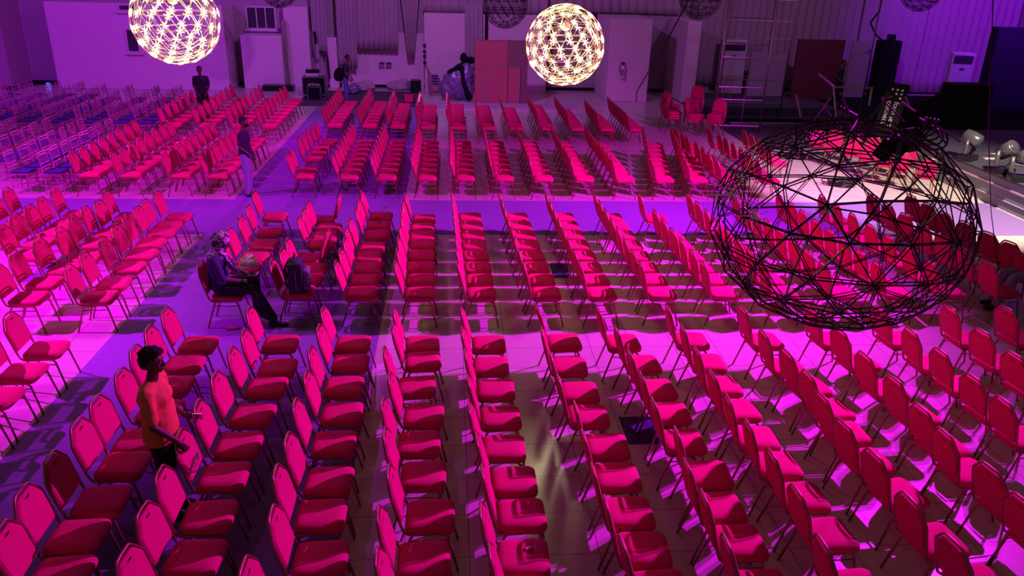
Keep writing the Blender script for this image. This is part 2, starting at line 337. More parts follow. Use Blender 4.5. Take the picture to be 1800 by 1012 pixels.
if rest:
    me = bpy.data.meshes.new('far_banquet_chairs'); me.from_pydata(big.v, [], big.f); me.materials.append(M['fabric']); me.materials.append(M['frame'])
    me.polygons.foreach_set('material_index', bm_i); me.update()
    o = bpy.data.objects.new('far_banquet_chairs', me); C.objects.link(o)
    tag(o, 'farthest rows of red banquet chairs standing towards the back wall', 'chairs', kind='stuff')
print('chairs', len(vis), 'own', len(near), 'stuff', len(rest))
for ch in list(CHAIR.children): bpy.data.objects.remove(ch)
bpy.data.objects.remove(CHAIR)
# ---------------------------------------------------------------- walls
H_ = 8.5
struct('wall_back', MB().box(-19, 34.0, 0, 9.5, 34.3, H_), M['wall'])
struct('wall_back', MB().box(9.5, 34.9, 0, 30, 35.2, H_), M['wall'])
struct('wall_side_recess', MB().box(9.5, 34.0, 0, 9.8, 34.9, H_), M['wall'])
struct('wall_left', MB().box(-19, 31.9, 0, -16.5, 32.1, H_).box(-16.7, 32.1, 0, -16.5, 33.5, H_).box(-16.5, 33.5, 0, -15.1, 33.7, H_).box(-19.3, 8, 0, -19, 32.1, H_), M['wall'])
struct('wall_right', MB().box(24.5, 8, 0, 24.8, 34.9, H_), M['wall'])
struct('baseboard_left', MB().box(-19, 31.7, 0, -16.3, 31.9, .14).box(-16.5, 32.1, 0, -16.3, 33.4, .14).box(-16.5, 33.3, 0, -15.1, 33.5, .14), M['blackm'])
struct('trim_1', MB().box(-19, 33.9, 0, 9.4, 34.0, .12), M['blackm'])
def board(name, x0, x1, y0, y1, h, lab, z0=0.):
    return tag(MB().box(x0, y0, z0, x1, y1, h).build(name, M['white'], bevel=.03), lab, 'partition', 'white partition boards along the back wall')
board('white_partition', -15.06, -8.6, 32.4, 34.0, 3.16, 'widest white partition board, at the far left behind the gilt chairs')
board('white_partition', -8.19, -6.62, 33.0, 34.0, 2.06, 'low white partition board below the triple window')
board('white_partition', -6.57, -5.62, 33.5, 34.0, 3.12, 'tall narrow white partition board behind the black flight case')
board('white_partition', -4.92, -4.55, 33.5, 34.0, 1.98, 'slim white partition board left of the man with the black bag')
board('white_partition', -1.05, 1.35, 33.0, 34.0, 3.02, 'white partition board just left of the red wooden cupboard')
board('white_partition', 1.50, 3.9, 33.3, 34.0, 3.02, 'white partition board behind the lit wire ball chandelier')
board('white_partition', 6.05, 7.66, 31.25, 34.0, 3.09, 'white partition block carrying the fire extinguisher')
board('white_partition', 9.02, 9.55, 31.25, 34.0, 3.04, 'white partition fin right of the dark recess')
# curved recess wall behind the middle
def cw(u, v):
    x = -4.45 + u * 3.35; return (x, 33.75 + .18 * math.sin(PI * u), v * 2.2)
tag(MB().grid(cw, 16, 4).build('recess_wall', M['white'], smooth=True), kind='structure')
def window(n, x0, x1, y, z0, z1, panes):
    f = MB(); w = .06
    f.box(x0 - w, y - .05, z0 - w, x1 + w, y, z0).box(x0 - w, y - .05, z1, x1 + w, y, z1 + w).box(x0 - w, y - .05, z0, x0, y, z1).box(x1, y - .05, z0, x1 + w, y, z1)
    for k in range(1, panes): xx = x0 + (x1 - x0) * k / panes; f.box(xx - .02, y - .05, z0, xx + .02, y, z1)
    o = f.build('window_%d' % n, M['white']); tag(o, kind='structure')
    s = MB().box(x0 - .15, y - .12, z0 - .12, x1 + .15, y, z0 - w).build('window_sill', M['white'], o)
    MB().box(x0, y - .02, z0, x1, y - .004, z1).build('pane', M['glass'], o)
window(1, -12.21, -11.84, 32.4, 1.44, 2.22, 1); window(2, -12.33, -11.8, 32.4, 2.93, 3.08, 1); window(3, -8.05, -7.0, 34.0, 2.25, 3.02, 3); window(4, 5.5, 6.0, 34.0, 2.75, 3.15, 2)
# ---------------------------------------------------------------- drapes
def drape(lab, x0, x1, y, z0, z1, folds, amp=.04, taper=1.0, sag=0., m=None):
    cx = (x0 + x1) / 2
    def f(u, v):
        z = z0 + (z1 - z0) * v; k = taper + (1 - taper) * min(1, v * 1.6); x = cx + (x0 - cx + (x1 - x0) * u) * k
        return (x, y + amp * math.sin(u * folds * 2 * PI) + .03 * math.sin(v * 5 + u * 3), z - (sag * math.sin(PI * u) * (1 - v) if sag else 0))
    o = MB().grid(f, int(folds * 8), 14).build('sheer_drape', m or M['drape'], smooth=True)
    sl = o.modifiers.new('th', 'SOLIDIFY'); sl.thickness = .012
    return tag(o, lab, 'curtain', 'sheer drapes hung on the back wall')
drape('narrow sheer drape beside the tall narrow white board', -6.62, -6.45, 33.35, .1, 2.6, 2)
drape('sheer drape hanging above the flight case', -5.5, -4.9, 33.55, 1.3, 7.5, 4)
drape('lower sheer drape with rounded hem beside the recess wall', -5.6, -4.95, 33.75, .1, 2.2, 3)
drape('long sheer drape falling behind the man with the bag', -4.5, -3.75, 33.4, .8, 7.5, 5)
drape('wide sheer swag with a straight hem over the recess wall', -3.75, -2.1, 33.45, 1.58, 7.5, 8)
drape('gathered sheer drape tied to a point, left of white board', -2.1, -1.1, 33.3, 1.3, 7.5, 5, taper=.25)
drape('sheer drape over the upper middle of the back wall', -1.1, 3.9, 33.6, 3.05, 7.5, 14)
drape('thin sheer drape covering the edge of the white board by the cupboard', .55, 1.25, 32.9, .9, 3.4, 4, .03)
drape('wide sheer drape above the fire extinguisher block', 3.9, 9.4, 33.8, 3.15, 7.5, 15)
drape('sheer drape behind the steel scaffold tower', 9.9, 13.6, 34.6, .3, 7.5, 12)
drape('tall beige drape above the maroon panel', 13.6, 17.4, 34.5, .2, 7.5, 11)
drape('beige drape falling beside the black drape column', 17.4, 20.2, 34.3, .2, 7.5, 8)
drape('purple-lit drape behind the right air conditioner', 20.2, 24.4, 34.4, .1, 7.5, 12)
# ---------------------------------------------------------------- background things
def cupboard():
    t = thing('red_wood_cupboard', 'tall red wooden cupboard standing against the back wall', 'cupboard', (1.85, 30.1, 0))
    MB().box(-.97, 0, .02, .22, .55, 2.28).box(-.97, -.02, .0, .98, .5, .06).build('side_body', M['wood'], t, bevel=.01)
    MB().box(.22, .02, .02, .98, .55, 2.28).build('back_body', M['wood2'], t, bevel=.01)
    d = MB().box(-.62, -.035, .06, .24, 0, 1.36).build('door', M['wood'], t, bevel=.008)
    d2 = MB().box(.26, -.035, .06, .68, .02, 1.36).build('door', M['wood'], t, bevel=.008)
    MB().box(-.62, -.05, .06, -.58, -.03, 1.4).box(-.62, -.05, 1.36, .70, -.03, 1.39).box(.66, -.05, .06, .70, -.03, 1.4).build('door_frame', M['steel'], t)
    MB().ell((.30, -.06, .75), (.02, .03, .02)).build('knob', M['steel'], d2, smooth=True)
M['wood2'] = mat('brown_wood_panel', (.17, .075, .085), .6, vary=.12, scale=1.6)
cupboard()
struct('platform_low', MB().box(-1.2, 29.2, 0, 4.6, 29.9, .10), M['wall'])
def flight_case():
    t = thing('flight_case', 'black flight case with silver edges and a pale emblem, below the mixer', 'case', (-5.18, 31.5, 0))
    MB().box(-.42, -.28, .08, .42, .28, .74).build('body', M['black'], t, bevel=.01)
    e = MB()
    for x in (-.42, .42):
        for y in (-.28, .28): e.tube([(x, y, .08), (x, y, .74)], .017, 6)
    for z in (.08, .74):
        e.tube([(-.42, -.28, z), (.42, -.28, z), (.42, .28, z), (-.42, .28, z)], .017, 6, closed=True)
    e.build('edge_trim', M['steel'], t)
    l = MB()
    for k, (x, h) in enumerate([(-.21, .03), (-.17, .07), (-.13, .10), (.13, .10), (.17, .07), (.21, .03)]): l.box(x - .012, -.292, .46 - h / 2 - .01, x + .012, -.282, .46 + h / 2 + .01)
    for a, b in (((-.08, .39), (-.05, .53)), ((-.05, .53), (0, .42)), ((0, .42), (.05, .53)), ((.05, .53), (.08, .39))): l.tube([(a[0], -.288, a[1]), (b[0], -.288, b[1])], .012, 4)
    l.build('emblem', M['appliance'], t)
    for x in (-.34, .34):
        for y in (-.2, .2): MB().lathe([(.04, -.02), (.04, .02)], 12, (x, y, .04), 'y').build('caster', M['black'], t)
    m = thing('mixer_console', 'small silver and black mixer console lying on the flight case', 'mixer', (-5.22, 31.5, .765))
    MB().box(-.26, -.2, 0, .2, .2, .10).build('body', M['appliance'], m, bevel=.01)
    MB().box(-.28, -.02, .10, .22, .24, .22).build('lid', M['black'], m, bevel=.01)
    k = MB()
    for i in range(8): k.box(-.23 + i * .052, -.15, .10, -.205 + i * .052, -.05, .115)
    k.build('fader_row', M['black'], m)
    s = thing('monitor_speaker', 'square black monitor speaker with a pale rim, in front of the flight case', 'speaker', (-5.04, 30.45, 0))
    MB().box(-.24, -.12, .02, .24, .16, .52).build('body', M['black'], s, bevel=.015)
    MB().tube([(-.23, -.125, .03), (.23, -.125, .03), (.23, -.125, .51), (-.23, -.125, .51)], .014, 6, closed=True).build('rim', M['steel'], s)
    MB().box(-.19, -.13, .07, .19, -.118, .47).build('grille', M['blackm'], s)
flight_case()
def ac_unit(lab, x, y, w, h, rz):
    t = thing('floor_air_conditioner', lab, 'air conditioner', (x, y, 0), rz)
    MB().box(-w / 2, -.2, 0, w / 2, .2, h).build('body', M['appliance'], t, bevel=.03)
    MB().box(-w / 2 + .06, -.215, h * .80, w / 2 - .08, -.195, h * .95).build('air_outlet', M['glass'], t)
    g = MB()
    for k in range(6): g.box(-w / 2 + .08, -.212, h * .12 + k * .09, w / 2 - .08, -.198, h * .12 + k * .09 + .03)
    g.build('intake_grille', M['wall'], t)
    MB().box(-.09, -.213, h * .68, .09, -.2, h * .715).build('display', M['glass'], t)
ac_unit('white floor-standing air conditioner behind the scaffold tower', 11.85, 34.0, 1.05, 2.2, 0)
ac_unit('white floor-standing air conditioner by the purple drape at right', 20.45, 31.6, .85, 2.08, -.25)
tag(MB().box(12.4, 33.2, 0, 13.9, 33.35, 1.75).build('grey_board', M['wall'], bevel=.01), 'grey board leaning upright beside the air conditioner behind the scaffold', 'board')
tag(MB().box(14.0, 32.5, 0, 15.95, 32.65, 2.38).build('maroon_panel', M['maroon'], bevel=.01), 'maroon fabric display panel standing behind the stage clutter', 'panel')
tag(MB().box(16.6, 33.2, 0, 17.5, 33.3, 2.3).build('grey_board', M['wall'], bevel=.01), 'grey board leaning between maroon panel and black drape column', 'board')
def black_col():
    t = thing('black_equipment_column', 'black draped equipment column with hanging cables', 'equipment rack', (18.05, 33.0, 0))
    MB().box(-.42, -.3, 0, .42, .3, 2.38).build('cloth_cover', M['blackm'], t, bevel=.05)
    MB().box(-.1, -.2, 2.38, .14, .1, 2.62).build('top_unit', M['black'], t, bevel=.02)
    MB().tube([(-.05, -.3, 2.5), (.1, -.36, 1.9), (-.2, -.38, 1.5), (.15, -.36, 1.0), (-.1, -.36, .4)], .02, 6).build('cable', M['black'], t, smooth=True)
black_col()
M['floorsheet'] = mat('dark_floor_sheet', (.05, .035, .06), .9, bump=.3, scale=6)  # thin sheet that makes parts of the tile floor dark
M['blk2'] = mat('dark_purple_board', (.022, .014, .04), .85, spec=.15)
tag(MB().add([(13.9, 24.2, 0), (15.7, 24.6, 0), (15.75, 24.55, 1.55), (14.1, 24.5, .95), (13.9, 24.35, 0), (15.7, 24.75, 0), (15.75, 24.7, 1.55), (14.1, 24.65, .95)], [(0, 1, 2, 3), (7, 6, 5, 4), (0, 4, 5, 1), (1, 5, 6, 2), (2, 6, 7, 3), (3, 7, 4, 0)]).build('black_flat', M['blk2']), 'slanted black stage flat behind the banner', 'stage flat')
tag(MB().box(15.9, 24.6, 0, 17.2, 25.3, 1.75).build('speaker_cabinet', M['blk2'], bevel=.03), 'large black speaker cabinet standing at the far end of the stage', 'speaker')
tag(MB().box(21.3, 31.0, 0, 24.2, 31.5, 3.1).build('black_flat', M['blk2'], bevel=.02), 'tall black stage flat at the far right edge', 'stage flat')
tag(MB().box(9.0, 23.0, 0, 14.9, 33.9, .008).build('dark_floor_sheet', M['floorsheet']), 'thin dark sheet covering the floor around the scaffold and behind the wire ball', 'floor cloth')
tag(MB().box(-5.6, 29.25, 0, -1.3, 32.9, .007).build('dark_floor_sheet', M['floorsheet']), 'thin dark sheet covering the floor by the flight case and crumpled bags', 'floor cloth')
struct('platform_stage_back', MB().box(14.9, 22.6, 0, 24.4, 33.9, .02).box(9.2, 27.0, 0, 14.6, 27.12, .16), M['blackm'])
tag(MB().box(9.3, 28.6, .0, 14.2, 30.6, .30).build('dark_riser', M['stagetop'], bevel=.02), 'low dark riser behind the scaffold tower', 'riser')
tag(MB().box(9.5, 26.6, .0, 12.2, 26.78, .10).build('pale_beam', M['steel'], bevel=.01), 'pale beam lying on the floor behind the scaffold', 'beam')
# stage
def stage():
    t = thing('stage_platform', 'grey-skirted low stage platform running along the right side', 'stage', (12.67, 0, 0))
    def f(u, v): 
        z = v * .66; return (.02 * math.sin(v * 9) + .010 * math.sin(u * 60), 10 + u * 12.5, z)
    s = MB().box(0, 10, 0, 11.6, 22.6, .66)
    s.build('skirt', M['stage'], t)
    MB().box(-.03, 9.98, .66, 11.6, 22.62, .72).build('deck', M['stagetop'], t, bevel=.01)
    MB().box(-.02, 10, .46, 0.0, 22.6, .50).box(-.015, 10, .2, 0, 22.6, .215).build('skirt_band', M['white'], t)
stage()
def moving_head(lab, x, y, rz, tilt):
    t = thing('moving_head_light', lab, 'stage light', (x, y, .72), rz, 'moving head lights on the stage'); t.scale = (1.35,) * 3
    MB().box(-.17, -.13, 0, .17, .13, .10).build('base', M['black'], t, bevel=.02)
    for s in (-1, 1): MB().tube([(s * .10, 0, .09), (s * .17, 0, .18), (s * .175, 0, .40)], [.035, .04, .03], 8).build('yoke_arm', M['yoke'], t, smooth=True)
    Mx = Matrix.Translation((0, 0, .40)) @ Matrix.Rotation(tilt, 4, 'X')
    h = MB().lathe([(.06, -.17), (.115, -.14), (.13, 0), (.125, .14), (.10, .16)], 18); h.v = [tuple(Mx @ Vector(v)) for v in h.v]
    hd = h.build('head', M['yoke'], t, smooth=True)
    l = MB().lathe([(.095, .155), (.09, .17), (.03, .18)], 18); l.v = [tuple(Mx @ Vector(v)) for v in l.v]; l.build('lens', M['glass'], hd, smooth=True)
M['yoke'] = mat('dark_glossy_casing', (.10, .10, .11), .22, .5)
a_ = [wz(1700, 281, .72), wz(1760, 304, .72), wz(1791, 318, .72)]
moving_head('moving head light on the stage, farthest of the three', a_[0].x, a_[0].y, .6, 1.9)
moving_head('moving head light in the middle of the three on the stage', a_[1].x, a_[1].y, .2, .9)
moving_head('moving head light on the stage, nearest the right edge of the photo', a_[2].x, a_[2].y, -.3, 1.3)
tag(MB().tube([(13.6, 19.4, .73), (13.9, 19.2, .76), (14.3, 19.0, .74), (14.0, 18.8, .73), (13.5, 18.4, .73), (13.9, 18.0, .75), (14.1, 17.9, .73)], .015, 6).build('stage_cable', M['steel'], smooth=True), 'pale cable lying between the stage lights', 'cable')
tag(MB().box(13.35, 18.75, .72, 13.65, 18.85, .745).build('power_strip', M['white'], bevel=.005), 'small white power strip at the stage edge', 'power strip')
# banner
def text_mesh(txt, size):
    cu = bpy.data.curves.new('t', 'FONT'); cu.body = txt; cu.size = size; cu.extrude = .003
    o = bpy.data.objects.new('t', cu); C.objects.link(o); bpy.context.view_layer.update()
    me = bpy.data.meshes.new_from_object(o.evaluated_get(bpy.context.evaluated_depsgraph_get())); bpy.data.objects.remove(o); return me
def banner():
    t = thing('banner_board', 'black banner board lettered founders connect in white, standing on end', 'banner', (12.15, 21.9, 0), -.35)
    t.rotation_euler.y = .10
    MB().box(-.20, 0, .0, .40, .06, 2.15).build('board', M['blackm'], t, bevel=.01)
    Rt = Matrix.Rotation(PI / 2, 4, 'X')
    for k, (w, dx) in enumerate((('founders', .12), ('connect', -.06))):
        me = text_mesh(w, .205); me.transform(Matrix.Translation((dx, -.008, 1.66)) @ Matrix.Rotation(PI / 2, 4, 'Y') @ Rt)
        put('lettering', me, M['ledoff'], t)
    d = MB()
    for x, z in ((-.02, 1.98), (.11, 1.98), (.24, 1.98), (.11, 1.87), (.24, 1.87), (.24, 1.76)): d.lathe([(.032, -.006), (.032, .0)], 12, (x, -.002, z), 'y')
    d.build('dot_emblem', M['ledoff'], t)
banner()
# fire extinguisher
def ext():
    t = thing('fire_extinguisher', 'pale fire extinguisher hung on the white partition block', 'fire extinguisher', (6.62, 31.165, .9))
    MB().lathe([(.03, 0), (.075, .01), (.08, .05), (.08, .42), (.05, .48), (.03, .5)], 14).build('cylinder', M['appliance'], t, smooth=True)
    MB().box(-.03, -.03, .5, .03, .03, .58).box(-.1, -.015, .56, .06, .015, .6).build('valve', M['black'], t)
    MB().tube([(-.05, 0, .56), (-.13, 0, .45), (-.12, 0, .2)], .014, 6).build('hose', M['black'], t, smooth=True)
    MB().box(-.081, -.081, .12, .0, -.02, .34).build('label_band', M['frame'], t)
ext()
MBs = MB()
tag(MB().box(-2.9, 33.60, .95, -2.68, 33.68, 1.05).box(-2.62, 33.60, .95, -2.40, 33.68, 1.05).build('wall_socket', M['glass'], bevel=.005), 'dark double wall socket on the recess wall', 'socket')
# wall clutter left of the case: thermostat, pipe
def wallpipe():
    t = thing('wall_pipe', 'dark flexible pipe and fittings running down the wall behind the flight case', 'pipe', (-5.4, 33.5, 0))
    MB().tube([(0, 0, 2.2), (.05, -.05, 1.9), (.02, 0, 1.7)], .05, 8).build('bracket', M['black'], t)
    MB().lathe([(.08, -.3), (.09, 0), (.08, .3)], 10, (.08, 0, 1.45)).build('canister', M['wall'], t)
    MB().tube([(.16, -.05, 1.45), (.35, -.05, 1.42), (.46, -.05, 1.2), (.5, -.05, .4)], .04, 8).build('hose', M['black'], t, smooth=True)
wallpipe()
# ---------------------------------------------------------------- scaffold
def scaffold():
    t = thing('scaffold_tower', 'steel scaffold tower standing behind the dark wire ball', 'scaffold', (0, 0, 0))
    def frame(xa, ya, xb, yb, zt, name):
        m = MB(); 
        for (x, y) in ((xa, ya), (xb, yb)): m.tube([(x, y, 0), (x, y, zt)], .03, 8)
        return m.build(name, M['steel'], t, smooth=True)
    A, Bp = (8.62, 25.7), (10.12, 25.55); Cc, D = (9.6, 28.4), (11.9, 28.3)
    frame(*A, *Bp, 7.5, 'end_frame'); frame(*Cc, *D, 7.5, 'end_frame')
    def rung(p, q, z, n=1):
        MB().tube([(p[0], p[1], z), (q[0], q[1], z)], .018, 6).build('rung', M['steel'], t)
    for z in (.18, 1.02, 1.42, 2.35, 2.75, 3.55, 4.1, 4.8, 5.5): rung(A, Bp, z)
    for z in (.5, 1.3, 2.0, 2.7, 3.3, 4.0, 4.7): rung(Cc, D, z)
    MB().tube([(A[0] + .45, A[1], 1.02), (A[0] + .45, A[1], 1.42)], .012, 6).build('upright', M['steel'], t)
    MB().tube([(A[0] + .5, A[1], .02), (A[0] + .5, A[1], .18)], .012, 6).build('upright', M['steel'], t)
    MB().tube([(9.2, 26.9, 0), (9.25, 26.9, 1.6), (9.95, 26.8, 1.62), (9.95, 26.8, 0)], .02, 6).build('inner_frame', M['steel'], t)
    for a, b, z0, z1 in ((A, Cc, 2.4, 2.4), (Bp, D, 2.4, 2.4), (A, Cc, 4.2, 4.2), (Bp, D, 4.2, 4.2)):
        MB().tube([(a[0], a[1], z0), (b[0], b[1], z1)], .016, 6).build('brace', M['steel'], t)
scaffold()
# ---------------------------------------------------------------- gilt banquet chairs at left
def make_chiavari():
    t = thing('gilt_chair', 'x', 'chair')
    m = MB(); w = .185
    for s in (1, -1):
        m.tube([(-.20, w * s, 0), (-.185, w * s, .25), (-.185, w * s, .45), (-.215, w * s, .70), (-.25, w * s, .92)], .013, 6)
        m.tube([(.19, w * s, 0), (.175, w * s, .44)], .013, 6)
        for z in (.14, .26): m.tube([(-.19, w * s, z), (.18, w * s, z)], .008, 5)
    for z in (.16, .30): m.tube([(.18, -w, z), (.18, w, z)], .008, 5); m.tube([(-.19, -w, z), (-.19, w, z)], .008, 5)
    m.box(-.2, -w - .01, .43, .195, w + .01, .455)
    m.build('frame', M['chiavari'], t, smooth=False)
    b = MB()
    for z, x in ((.90, -.245), (.84, -.238), (.66, -.21), (.58, -.20)): b.tube([(x, -w, z), (x - .01, 0, z + .004), (x, w, z)], .011, 5)
    for k in range(5): y = -w + 2 * w * (k + 1) / 6; b.tube([(-.21, y, .66), (-.236, y, .84)], .007, 5)
    b.build('spindle_back', M['chiavari'], t)
    c = MB().box(-.19, -.19, .456, .19, .19, .50); c.build('seat_cushion', M['navy'], t, bevel=.018)
    return t
GC = make_chiavari(); kids(GC)
KX = [-8.66, -9.38, -10.25, -11.13, -12.0, -12.83, -13.7, -14.5]
ngc = 0
for ci, x in enumerate(KX):
    for blk, ys in (('front', [17.82 + .52 * i for i in range(8)] if ci < 5 else []), ('rear', [23.4 + .51 * i for i in range(9)] if ci < 4 else [23.5 + .5 * i for i in range(10)])):
        for i, y in enumerate(ys):
            u, v, d = pxof((x, y, .6))
            if u < -12 or u > 1810: continue
            o = copy_tree(GC); o.location = (x + random.gauss(0, .03), y, 0); o.rotation_euler.z = random.gauss(0, .06); ngc += 1
            o['label'] = 'gilt chair with navy cushion, %s from front, %s column from right, %s bank' % (ORD[i + 1], ORD[ci + 1], blk)
            o['group'] = 'gilt chairs with navy cushions, %s bank' % blk
print('gilt', ngc)
# stacked gilt chairs by the wall
for k in range(4):
    o = copy_tree(GC); o.location = (-.55 - k * .045, 31.9, k * .10); o.rotation_euler.z = .1; o['label'] = 'gilt chair in the stack by the back wall, %s from the bottom' % ORD[k + 1]; o['group'] = 'stacked gilt chairs by the back wall'
for ch in list(GC.children): bpy.data.objects.remove(ch)
bpy.data.objects.remove(GC)
# ---------------------------------------------------------------- extra red chairs: piles and stage group
CHAIR2 = make_banquet(); kids(CHAIR2)
def redchair(x, y, z, rz, lab, grp):
    o = copy_tree(CHAIR2); o.location = (x, y, z); o.rotation_euler.z = rz; o['label'] = lab; o['group'] = grp
FG = [(10.30, 21.5), (10.5, 20.95), (10.75, 20.4), (10.9, 19.85), (11.05, 19.3), (11.15, 18.75), (11.45, 18.1)]
for k, (x, y) in enumerate(FG): redchair(x, y, 0, .95 + .03 * k, 'brightly lit red chair by the stage, %s from the far end of front line' % ORD[k + 1], 'red chairs grouped in front of the stage')
for k, (x, y) in enumerate([(10.95, 21.75), (11.2, 21.2), (11.45, 20.6), (11.6, 20.0), (11.75, 19.4)]): redchair(x, y, 0, .9, 'red chair by the stage, %s from the far end of the line nearest the stage' % ORD[k + 1], 'red chairs grouped in front of the stage')
def pile(x, y, rz, n, where):
    for k in range(n): redchair(x + .022 * k * math.cos(rz), y + .022 * k * math.sin(rz), k * .078, rz, 'red banquet chair stacked %s, %s from the bottom' % (where, ORD[k + 1]), 'stacks of red banquet chairs by the scaffold')
pile(7.15, 25.55, .1, 3, 'in the leftmost pile by the scaffold'); pile(7.75, 25.1, -.55, 3, 'in the pile left of the front pile')
pile(8.35, 24.75, PI + .9, 4, 'in the front pile before the scaffold'); pile(8.15, 26.5, -2.2, 6, 'in the tallest pile by the scaffold'); pile(7.3, 26.35, .6, 4, 'in the rear pile beside tallest one')
for ch in list(CHAIR2.children): bpy.data.objects.remove(ch)
bpy.data.objects.remove(CHAIR2)
# ---------------------------------------------------------------- wire ball chandeliers
def geodesic(freq):
    bm = bmesh.new(); bmesh.ops.create_icosphere(bm, subdivisions=1, radius=1); V = []; idx = {}; E = set()
    def key(p): return (round(p.x, 4), round(p.y, 4), round(p.z, 4))
    for f in bm.faces:
        a, b, c = [v.co.copy() for v in f.verts]; g = {}
        for i in range(freq + 1):
            for j in range(freq + 1 - i):
                p = (a * (freq - i - j) + b * i + c * j).normalized(); k = key(p)
                if k not in idx: idx[k] = len(V); V.append(p)
                g[i, j] = idx[k]
        for (i, j), n in g.items():
            for di, dj in ((1, 0), (0, 1), (1, -1)):
                if (i + di, j + dj) in g: E.add(tuple(sorted((n, g[i + di, j + dj]))))
    bm.free(); return V, sorted(E)
def star(c, d, L, r, glare_prongs=6):
    m = MB(); u = d.orthogonal().normalized(); w = d.cross(u)
    m.ell(c, (r, r, r), 6)
    for k in range(glare_prongs):  # arms shaped like the glare star of a bulb, emissive on lit balls
        a = 2 * PI * k / glare_prongs; q = u * math.cos(a) + w * math.sin(a)
        m.tube([c, c + q * L + d * .004], [r * .30, r * .10], 3)
    return m
def ball(lab, loc, R, lit, freq=4, wire=.0030, cord_to=8.4, detail=True, rot=0.2, shell2=.90, zs=1.0):
    t = thing('wire_ball_chandelier', lab, 'chandelier', loc, rot, 'wire ball chandeliers')
    V, E = geodesic(freq); V = [Vector((v.x, v.y, v.z * zs)) for v in V]; fm = M['wire_lit'] if lit else M['wire']
    for nm, k, rr in (('outer_frame', 1.0, wire), ('inner_frame', shell2, wire * .8)):
        m = MB()
        for a, b in E: m.tube([V[a] * R * k, V[b] * R * k], rr, 4, cap=False)
        if nm == 'outer_frame':
            for v in V: m.tube([v * R, v * R * shell2], wire * .8, 4, cap=False)
        m.build(nm, fm, t)
    if detail:
        order = sorted(range(len(V)), key=lambda i: (Matrix.Rotation(rot, 3, 'Z') @ V[i] + Vector(loc) - CAM_POS).length)
        em = M['led'] if lit else M['ledoff']
        for n, i in enumerate(order[:96]):
            star(V[i] * R * .96, V[i], .060 if lit else .030, .0120 if lit else .005).build('bulb', em, t)
        rest_ = MB()
        for i in order[96:]:
            s = star(V[i] * R * .96, V[i], .060 if lit else .030, .0120 if lit else .005); rest_.add(s.v, s.f)
        if rest_.v: tag(rest_.build('bulb_ring', em, t), kind='stuff')
    z = cord_to - loc[2]
    MB().tube([(0, 0, R * .5), (0, 0, z)], .0028, 6).build('suspension_cord', M['black'], t)
    if R < .625: MB().lathe([(.02, R * .35), (.06, R * .38), (.08, R * .46), (.06, R * .54), (.02, R * .58)], 12).build('driver_housing', fm if lit else M['black'], t, smooth=True)
    if not detail:
        s_ = MB()
        for v in V: g_ = star(v * R * .97, v, .04, .012); s_.add(g_.v, g_.f)
        tag(s_.build('bulb_ring', M['ledoff'], t), kind='stuff')
    if lit:
        l = bpy.data.lights.new('ball_glow', 'POINT'); l.color = (1.0, .86, .50); l.energy = 55; l.shadow_soft_size = .3
        o = bpy.data.objects.new('ball_glow', l); C.objects.link(o); o.parent = t
    return t
ball('glowing wire ball chandelier, right of the two lit ones', (1.72, 12.42, 3.86), .60, True, 3, .0036, rot=.3)
ball('glowing wire ball chandelier, left of the two lit ones', (-3.82, 11.95, 4.13), .60, True, 3, .0036, rot=.9)
ball('unlit wire ball chandelier cut by the top edge above the triple window', wy(490, -20, 29.0), .62, False, 3, .006, rot=.1)
ball('unlit wire ball chandelier at the top edge above the cupboard', wy(888, 8, 22.0), .60, False, 3, .0055, rot=.4)
ball('unlit wire ball chandelier at the top edge left of the scaffold', wy(1232, -6, 23.0), .60, False, 3, .0055, rot=.7)
ball('unlit wire ball chandelier at the top edge above the black column', wy(1620, -16, 24.0), .58, False, 3, .0055, rot=.2)
D0 = 3.95
M['chrome'] = mat('polished_chrome', (.9, .85, .85), .12, 1.0)
BC0 = CAM_POS + ray(1474, 392) / FPX * D0
bt = ball('large unlit dark wire ball chandelier hanging close over the right-hand chairs', BC0, .625, False, 3, .0040, rot=.35, shell2=.955, zs=.83)
Rm = MB(); rnd = random.Random(5)
def near_pt(px, py, d): return (CAM_POS + ray(px, py) / FPX * d) - BC0
Ri = Matrix.Rotation(-.35, 3, 'Z')
for k in range(34):
    px = rnd.uniform(1385, 1650); py = 250 - 95 * math.sin(PI * (px - 1370) / 300) * rnd.random() - 8
    a = Ri @ near_pt(px, py, 3.95 + rnd.uniform(-.2, .2)); b = Ri @ near_pt(px + rnd.uniform(-45, 45), py + rnd.uniform(-5, 55), 3.95 + rnd.uniform(-.2, .2))
    MB().tube([a, b], .0045, 5).build('loose_rod', M['wire'], bt)
for px, py, qx, qy in ((1438, 130, 1466, 153), (1466, 153, 1470, 205), (1467, 153, 1535, 155), (1533, 155, 1528, 185), (1400, 165, 1408, 205), (1592, 170, 1597, 185), (1558, 195, 1580, 215)):
    MB().tube([Ri @ near_pt(px, py, 3.9), Ri @ near_pt(qx, qy, 3.9)], .0050, 6).build('polished_rod', M['steel'], bt)
for (px, py) in ((1580, 252), (1560, 262), (1600, 246)):
    p = Ri @ near_pt(px, py, 3.95); m = MB().box(-.055, -.04, -.05, .055, .04, .05, Matrix.Translation(p) @ Matrix.Rotation(rnd.random() * 2, 4, 'Z') @ Matrix.Rotation(.5, 4, 'X')); m.build('driver_box', M['black'], bt, bevel=.01)
lp = MB()
for k in range(4):
    c = Ri @ near_pt(1625 + 6 * k, 222 + 5 * k, 3.95); lp.tube([(c.x + (.05 + .01 * k) * math.cos(a), c.y + .03 * math.sin(a * 2), c.z + (.045 + .01 * k) * math.sin(a)) for a in [2 * PI * i / 20 for i in range(20)]], .005, 5, closed=True)
lp.build('cable_loops', M['wire'], bt, smooth=True)
